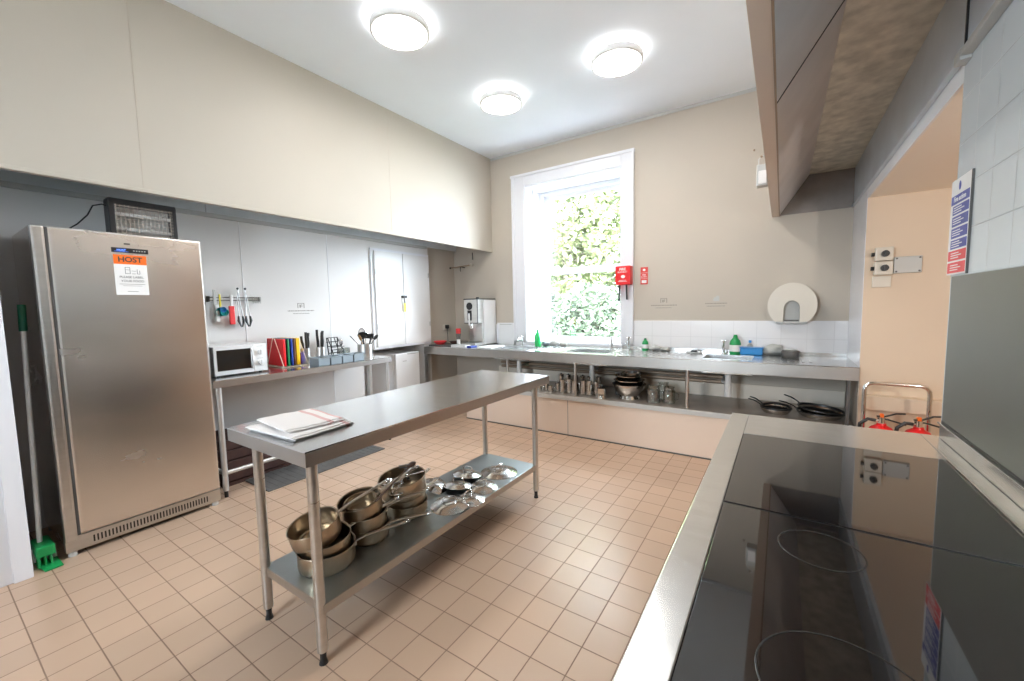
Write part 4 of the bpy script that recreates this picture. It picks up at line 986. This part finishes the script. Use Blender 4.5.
# plug on the wall
b = thing('wall_plug', 'black plug with hanging cord on the cream wall near the corner', 'plug', (-4.07, 4.42, 1.13))
q = MB(); q.box(-4.090, -4.080, 4.36, 4.50, 1.09, 1.17, M_creamp, .003); q.build('socket', b)
q = MB(); q.box(-4.082, -4.045, 4.40, 4.455, 1.11, 1.165, M_black, .008); q.build('plug_body', b)
q = MB(); q.tube([(-4.06, 4.43, 1.11), (-4.06, 4.43, 1.05), (-4.055, 4.425, .97), (-4.05, 4.42, .91)], .004, M_black, seg=6); q.build('cord', b)
# wall rod
b = thing('wall_rod', 'short dark rod on brackets on the far wall near the corner', 'rod', (-3.95, 4.6, 2.0))
q = MB(); q.cyl((-4.08, 4.55, 1.99), (-3.70, 4.55, 2.01), .008, M_pipe); q.ball((-4.075, 4.55, 1.99), .014, M_iron); q.build('rod', b)
q = MB(); q.ball((-3.685, 4.55, 2.01), .022, M_creamp); q.build('finial', b)
q = MB(); q.cyl((-3.88, 4.645, 1.99), (-3.88, 4.55, 2.0), .006, M_iron); q.tube([(-3.88, 4.55, 2.0), (-3.88, 4.54, 1.95), (-3.88, 4.55, 1.93)], .005, M_iron, seg=6); q.build('bracket', b)
q = MB(); q.cyl((-3.72, 4.63, 2.19), (-3.72, 4.63, 2.10), .006, M_iron); q.ball((-3.72, 4.63, 2.10), .010, M_iron); tag(q.build('wall_hook', loc=(-3.72, 4.63, 2.15)), 'small dark hook beneath the boxed canopy corner', 'hook')

# ---- shelf contents
def jug(x, y, h, r, label, m=M_lid, handle=True):
    t = thing('steel_jug', label, 'jug', (x, y, .438), 'steel jugs on the shelf below the sinks')
    b = MB(); z = .4385; b.lathe([(0, z), (r, z), (r*1.02, z+h*.1), (r*.86, z+h*.75), (r*.92, z+h), (r*.88, z+h), (r*.82, z+h*.75), (r*.9, z+.006), (0, z+.006)], m, (x, y, 0), 24); b.build('body', t)
    if handle:
        b = MB(); b.tube([(x+r*.85, y-.004, z+h*.85), (x+r+.03, y-.004, z+h*.8), (x+r+.034, y-.004, z+h*.4), (x+r*.95, y-.004, z+h*.2)], .004, m, seg=8); b.build('handle', t)
    b = MB(); b.ball((x, y, z+h+.006), .009, M_black); b.lathe([(0, z+h+.006), (r*.5, z+h+.004), (r*.92, z+h)], m, (x, y, 0), 24); b.build('lid', t)
xs_ = [(-2.31, 4.04, .070, .030), (-2.235, 4.07, .085, .034), (-2.16, 4.03, .070, .030), (-2.09, 4.08, .095, .034)]
for (x, y, h_, r_), w_ in zip(xs_, ('first', 'second', 'third', 'fourth')): jug(x, y, h_, r_, '%s from the left of the four short steel jugs' % w_)
xt_ = [(-2.015, 4.04, .150, .034, 'third'), (-1.94, 4.06, .158, .035, 'second'), (-1.87, 4.04, .150, .034, 'first')]
for x, y, h_, r_, w_ in xt_: jug(x, y, h_, r_, 'tall steel jug in the front row, %s to the left of the counter post' % w_)
for x, y, h_, r_, w_ in ((-1.775, 4.06, .155, .035, 'first'), (-1.70, 4.05, .160, .035, 'second'), (-1.635, 4.09, .145, .032, 'third')): jug(x, y, h_, r_, 'tall steel jug in the front row, %s to the right of the counter post' % w_)
for x, w_ in zip((-2.12, -2.03, -1.94, -1.85, -1.76, -1.67), ('leftmost', 'second from left', 'third from left', 'fourth from left', 'fifth from left', 'rightmost')): jug(x, 4.22, .175, .036, 'tall steel jug in the back row of jugs, %s' % w_, handle=False)
def tin_can(x, y, h, r, label):
    b = MB(); z = .4385; b.lathe([(0, z), (r, z), (r, z+.003), (r*.98, z+.005), (r*.98, z+h-.005), (r, z+h-.003), (r, z+h), (r*.95, z+h), (r*.95, z+.006), (0, z+.006)], M_lid, (x, y, 0), 28); tag(b.build('steel_canister', loc=(x, y, .438)), label, 'canister')
tin_can(-1.545, 4.00, .105, .050, 'open steel canister between the jugs and the bowls')
# bowls
def bowl(x, y, z, r, h, label, foot=0, cat='bowl', holes=False):
    t = thing('mixing_bowl', label, cat, (x, y, z), 'stacked steel bowls on the shelf')
    b = MB(); z += .0005; rb_ = r*.62
    b.lathe([(0, z+foot), (rb_, z+foot), (r*.86, z+foot+h*.45), (r, z+foot+h), (r+.007, z+foot+h+.001), (r+.006, z+foot+h-.004), (r-.001, z+foot+h-.006), (r*.85, z+foot+h*.43), (rb_*.97, z+foot-.001+.004), (0, z+foot+.004)], M_lid, (x, y, 0), 40); b.build('body', t)
    if foot: b = MB(); b.lathe([(rb_*1.0, z), (rb_*1.05, z), (rb_*.92, z+foot), (rb_*.88, z+foot), (rb_*1.0, z)], M_lid, (x, y, 0), 36); b.build('foot_ring', t)
bowl(-1.300, 4.14, .438, .165, .115, 'large footed steel colander at the bottom of the bowl stack', .035, 'colander')
bowl(-1.300, 4.14, .545, .150, .085, 'steel bowl in the middle of the bowl stack')
bowl(-1.310, 4.14, .60, .13, .075, 'smallest steel bowl at the top of the stack')
q = MB(); q.lathe([(0, 0), (.09, .0), (.105, .03), (.100, .03), (.088, .004), (0, .004)], M_lid, (0, 0, 0), 28, mtx=Matrix.Translation((-1.28, 4.14, .665)) @ Matrix.Rotation(.15, 4, 'X')); tag(q.build('cake_tin', loc=(-1.28, 4.14, .665)), 'shallow round tin lying on top of the stacked bowls', 'tin')
q = MB(); q.box(-1.47, -1.41, 4.20, 4.42, .4385, .62, M_dark, .01); q.lathe([(0, 0), (.05, 0), (.055, .05), (0, .055)], M_gplas, (-1.44, 4.28, .62), 20); tag(q.build('dark_container', loc=(-1.44, 4.3, .438)), 'dark container behind the canister, left of the bowls', 'container')
def jar(x, y, h, r, label):
    t = thing('glass_jar', label, 'jar', (x, y, .438), 'glass jars on the shelf')
    b = MB(); z = .4385; b.lathe([(0, z), (r, z), (r, z+h*.75), (r*.8, z+h*.85), (r*.82, z+h), (r*.78, z+h), (r*.76, z+h*.85), (r*.95, z+h*.74), (r*.95, z+.006), (0, z+.006)], M_glassj, (x, y, 0), 28); b.build('body', t)
    b = MB(); b.lathe([(r*.84, z+h*.97), (r*.88, z+h*.97), (r*.88, z+h+.004), (r*.84, z+h+.004)], M_glassj, (x, y, 0), 28); b.tube([(x+r, y, z+h*.7), (x+r+.03, y, z+h*.6), (x+r+.028, y, z+h*.3), (x+r, y, z+h*.22)], .005, M_glassj, seg=8); b.build('rim', t)
jar(-1.03, 4.06, .165, .062, 'glass jug left of the pair beside the stacked bowls')
jar(-.895, 4.10, .155, .060, 'glass jug right of the pair beside the stacked bowls')
jar(-.985, 4.26, .165, .058, 'glass jug standing behind the front pair')
# frying pans
def frypan(label, r, hh, hl, loc, rz, tilt=(0, 0)):
    t = bpy.data.objects.new('frying_pan', None); C.objects.link(t); t.empty_display_size = .05; ORG[t] = Vector((0, 0, 0)); tag(t, label, 'frying pan', 'frying pans on the shelf below the sinks')
    b = MB(); b.lathe([(0, 0), (r*.8, 0), (r*.95, hh*.5), (r, hh), (r-.003, hh), (r*.93, hh*.5), (r*.78, .004), (0, .004)], M_lid, seg=40); b.build('body', t)
    b = MB(); b.lathe([(r-.002, hh-.006), (r+.004, hh-.003), (r+.003, hh+.003), (r-.006, hh+.002), (r*.94, hh*.5), (r*.77, .0055), (0, .0055)], M_iron, seg=40); lab(b.build('coated_inside', t), 'black non-stick rim and inside')
    b = MB(); b.tube([(r-.002, 0, hh*.8), (r+.03, 0, hh+.012), (r+hl*.6, 0, hh+.03), (r+hl, 0, hh+.035)], [.009, .007, .010, .009], M_iron, seg=8, flat=.6); b.build('handle', t)
    m = Matrix.Rotation(tilt[0], 3, Vector((math.cos(tilt[1]), math.sin(tilt[1]), 0))) @ Matrix.Rotation(rz, 3, 'Z')
    t.rotation_euler = m.to_euler(); t.location = loc
frypan('smaller frying pan at the left of the two groups of pans', .115, .045, .12, (-.02, 4.18, .4385), D(155))
frypan('smaller frying pan nested on the left pan', .112, .042, .12, (-.02, 4.18, .452), D(150), (D(3), D(0)))
frypan('large frying pan at the bottom of the right group', .165, .045, .14, (.29, 4.20, .4385), D(160))
frypan('large frying pan tilted on top of the right group', .160, .045, .14, (.29, 4.20, .462), D(150), (D(6), D(90)))

# ---- wall mounted on far wall
sd = thing('roll_dispenser', 'round cream paper roll dispenser with an arched opening on the far wall', 'dispenser', (.1, 4.6, 1.21))
cxd, czd, R_ = .075, 1.368, .188
outer = []
for k in range(49):
    a = D(-48)+k*(D(276))/48; outer.append((cxd+R_*math.cos(a), czd+R_*1.08*math.sin(a)))
# outline with arched notch at the bottom
zb = outer[0][1]
pts = outer+[(cxd-.062, zb)]+[(cxd-.062*math.cos(t_*PI/12), 1.335+.075*math.sin(t_*PI/12)) for t_ in range(13)]+[(cxd+.062, zb)]
def ring_cut(y0, y1, m, poly):
    b = MB(); b.prism([(x, y1, z) for x, z in poly], (0, y0-y1, 0), m); return b
b = ring_cut(4.52, 4.645, M_creamp, pts); b.build('cover', sd)
b = MB(); b.box(cxd-.065, cxd+.065, 4.60, 4.643, zb, 1.42, M_gplas); b.build('inner_back', sd)
b = MB(); b.box(cxd-.118, cxd+.118, 4.53, 4.643, zb-.018, zb+.002, M_gplas, .004); b.box(cxd-.055, cxd+.055, 4.545, 4.6, zb, zb+.015, M_dark); b.build('tear_bar', sd)
# pull-cord light / sensor high on the wall
sn = thing('wall_sensor', 'small white and grey sensor box hanging on the outer face of the hood casing', 'sensor', (-.14, 3.35, 2.2))
b = MB(); b.box(-.170, -.104, 3.31, 3.39, 2.19, 2.33, M_gplas, .006); b.build('back_box', sn)
b = MB(); b.box(-.158, -.110, 3.298, 3.311, 2.20, 2.285, M_paper, .004); b.build('front_cover', sn)
b = MB(); b.tube([(-.160, 3.35, 2.33), (-.162, 3.35, 2.375), (-.14, 3.35, 2.395), (-.104, 3.35, 2.385)], .004, M_gplas, seg=6); b.ball((-.145, 3.35, 2.392), .009, M_pipe); b.build('bracket', sn)
b = MB(); b.ball((-.262, 4.638, 2.845), .010, M_pipe); tag(b.build('wall_screw', loc=(-.262, 4.638, 2.845)), 'dark screw in the cream far wall left of the sensor box', 'screw')
# fire blanket
fb = thing('fire_blanket', 'red fire blanket case hanging on the right window frame', 'fire blanket', (-1.50, 4.6, 1.6))
yb = 4.50
b = MB(); b.box(-1.575, -1.405, yb, 4.607, 1.625, 1.835, M_red, .012); b.build('case', fb)
b = MB(); b.text('FIRE', .040, M_paper, (-1.49, yb-.001, 1.795), (1, 0, 0), (0, 0, 1), bold=.001); b.text('BLANKET', .026, M_paper, (-1.49, yb-.001, 1.765), (1, 0, 0), (0, 0, 1))
b.ball((-1.485, yb, 1.715), .022, M_paper, (1.1, .05, .8)); b.box(-1.53, -1.45, yb-.0012, yb, 1.672, 1.676, M_paper); b.box(-1.54, -1.44, yb-.0012, yb, 1.660, 1.664, M_paper); b.build('lettering', fb)
for x, l_ in ((-1.535, .185), (-1.462, .17)):
    b = MB(); b.box(x-.010, x+.010, 4.545, 4.549, 1.63-l_, 1.63, M_black, .001, mtx=Matrix.Translation((x, 0, 1.63)) @ Matrix.Rotation(.06 if x < -1.5 else -.04, 4, 'Y') @ Matrix.Translation((-x, 0, -1.63))); b.build('pull_strap', fb)
fs = thing('fire_blanket_sign', 'narrow red three-part fire sign on the wall beside the fire blanket', 'sign', (-1.29, 4.64, 1.63))
b = MB(); b.box(-1.332, -1.252, 4.642, 4.648, 1.625, 1.815, M_redsign); b.build('board', fs)
b = MB()
for z in (1.752, 1.690): b.box(-1.332, -1.252, 4.6405, 4.642, z-.001, z+.001, M_paper)
b.ball((-1.292, 4.641, 1.785), .016, M_paper, (1, .05, .8)); b.text('FIRE', .022, M_paper, (-1.292, 4.641, 1.728), (1, 0, 0), (0, 0, 1)); b.text('BLANKET', .0155, M_paper, (-1.292, 4.641, 1.708), (1, 0, 0), (0, 0, 1)); b.box(-1.318, -1.266, 4.6405, 4.6418, 1.640, 1.672, M_paper); b.build('lettering', fs)
# printed wall lettering (illegible small lines with an emblem)
def wall_mark(label, cat, P, ud, n_, variant):
    """P centre; ud = direction of reading; n_ = out of the wall"""
    P = Vector(P); ud = Vector(ud); n_ = Vector(n_); b = MB(); rnd = random.Random(variant)
    def bar(u0, u1, z0, z1, m=M_greyink):
        a = P+ud*u0+Vector((0, 0, z0)); c = P+ud*u1+Vector((0, 0, z1))+n_*.0012
        b.box(min(a.x, c.x), max(a.x, c.x), min(a.y, c.y), max(a.y, c.y), min(a.z, c.z), max(a.z, c.z), m)
    if variant != 3:
        bar(-.035, -.028, .05, .10); bar(.028, .035, .05, .10); bar(-.035, .035, .095, .10); bar(-.015, -.002, .055, .085); bar(.006, .012, .06, .09)
    else:
        bar(-.02, .03, .045, .085, M_gplas); bar(0, .028, .085, .10, M_gplas); bar(-.028, -.02, .05, .07, M_gplas)
    for row, (w, zz, hh) in enumerate(((.135 if variant != 3 else .10, .018, .010), (.085, -.008, .007))):
        u = -w
        while u < w:
            l_ = rnd.uniform(.006, .012); bar(u, min(u+l_, w), zz, zz+hh, M_greyink if row == 0 else M_greyink); u += l_+.005
    return tag(b.build('wall_lettering', loc=P), label, 'wall lettering')
wall_mark('small grey emblem and lettering on the white wall above the knives', 'lettering', (XL, 2.268, 1.385), (0, 1, 0), (1, 0, 0), 1)
wall_mark('small grey emblem and lettering on the far wall near the red sign', 'lettering', (-1.08, YF, 1.365), (1, 0, 0), (0, -1, 0), 2)
wall_mark('small grey emblem and lettering on the far wall near the roll dispenser', 'lettering', (-.565, YF, 1.375), (1, 0, 0), (0, -1, 0), 3)

# ================================================================ RECESS
is_ = thing('isolator_switches', 'pair of stacked white isolator switches on the passage wall', 'switch', (.6, 3.95, 1.6))
for z in (1.725, 1.625):
    b = MB(); b.box(.548, .648, 3.905, 3.969, z-.048, z+.048, M_creamp, .008); bx_ = b.build('switch_box', is_)
    b = MB(); b.cyl((.600, 3.906, z), (.600, 3.88, z), .022, M_black); b.box(.592, .608, 3.872, 3.884, z-.022, z+.022, M_black, .003); b.build('rotary_knob', bx_)
    b = MB(); b.cyl((.548, 3.935, z), (.530, 3.935, z), .014, M_black); b.build('side_gland', bx_)
b = MB(); b.box(.655, .800, 3.935, 3.969, 1.585, 1.700, M_gplas, .004)
for x in (.668, .787):
    for z in (1.597, 1.688): b.cyl((x, 3.936, z), (x, 3.930, z), .006, M_dark, seg=8)
tag(b.build('junction_box', loc=(.73, 3.95, 1.585)), 'grey square junction box right of the isolator switches', 'junction box')
b = MB(); b.box(.545, .648, 3.955, 3.969, 1.49, 1.57, M_creamp, .003); tag(b.build('blank_plate', loc=(.6, 3.96, 1.49)), 'flat cream blanking plate below the isolator switches', 'plate')
# extinguisher stand
es_ = thing('extinguisher_stand', 'chrome tubular stand with a hooped handle holding the extinguishers', 'stand', (.64, 3.62, 0))
b = MB(); yh = 3.66; b.tube([(.493, yh, .0), (.493, yh, .40), (.493, yh, .78), (.498, yh, .805), (.514, yh, .825), (.54, yh, .832), (.77, yh, .832), (.80, yh, .822), (.815, yh, .80), (.818, yh, .77), (.818, yh, .40), (.818, yh, .0)], .013, M_chrome, seg=14); b.build('hoop', es_)
b = MB(); b.box(.50, .83, 3.44, 3.69, 0.06, .08, M_chrome, .004); b.box(.51, .80, 3.65, 3.662, .30, .33, M_chrome, .003); b.build('base_plate', es_)
def exting(x, label, rz):
    t = bpy.data.objects.new('fire_extinguisher', None); C.objects.link(t); t.empty_display_size = .05; ORG[t] = Vector((0, 0, 0)); tag(t, label, 'fire extinguisher', 'red fire extinguishers on the stand')
    b = MB(); b.lathe([(0, 0), (.078, 0), (.082, .01), (.082, .40), (.076, .44), (.055, .475), (.028, .492), (.024, .505), (0, .505)], M_red, seg=32); b.build('cylinder', t)
    b = MB(); b.lathe([(.0826, .16), (.0826, .34)], M_paper, seg=32); lab(b.build('label', t), 'white instruction label')
    b = MB(); b.cyl((0, 0, .50), (0, 0, .545), .019, M_chrome); b.cyl((.0, 0, .52), (-.035, 0, .52), .009, M_chrome); b.build('valve', t)
    b = MB(); b.tube([(-.025, 0, .548), (.02, 0, .552), (.07, 0, .575), (.115, 0, .578)], .008, M_black, seg=8, flat=.7); b.tube([(-.02, 0, .535), (.03, 0, .532), (.09, 0, .515), (.12, 0, .505)], .008, M_black, seg=8, flat=.7); b.build('levers', t)
    b = MB(); b.box(-.010, .010, -.011, .011, .540, .568, M_orange, .004); lab(b.build('safety_tag', t), 'orange safety tag')
    b = MB(); b.tube([(-.03, 0, .52), (-.07, 0, .525), (-.11, 0, .49), (-.115, 0, .40), (-.10, 0, .22), (-.095, 0, .12)], .011, M_black, seg=10); b.build('hose', t)
    t.location = (x, 3.55, .0805); t.rotation_euler = (0, 0, rz)
exting(.572, 'red fire extinguisher on the left of the chrome stand', .05)
exting(.750, 'red fire extinguisher on the right of the chrome stand', .25)
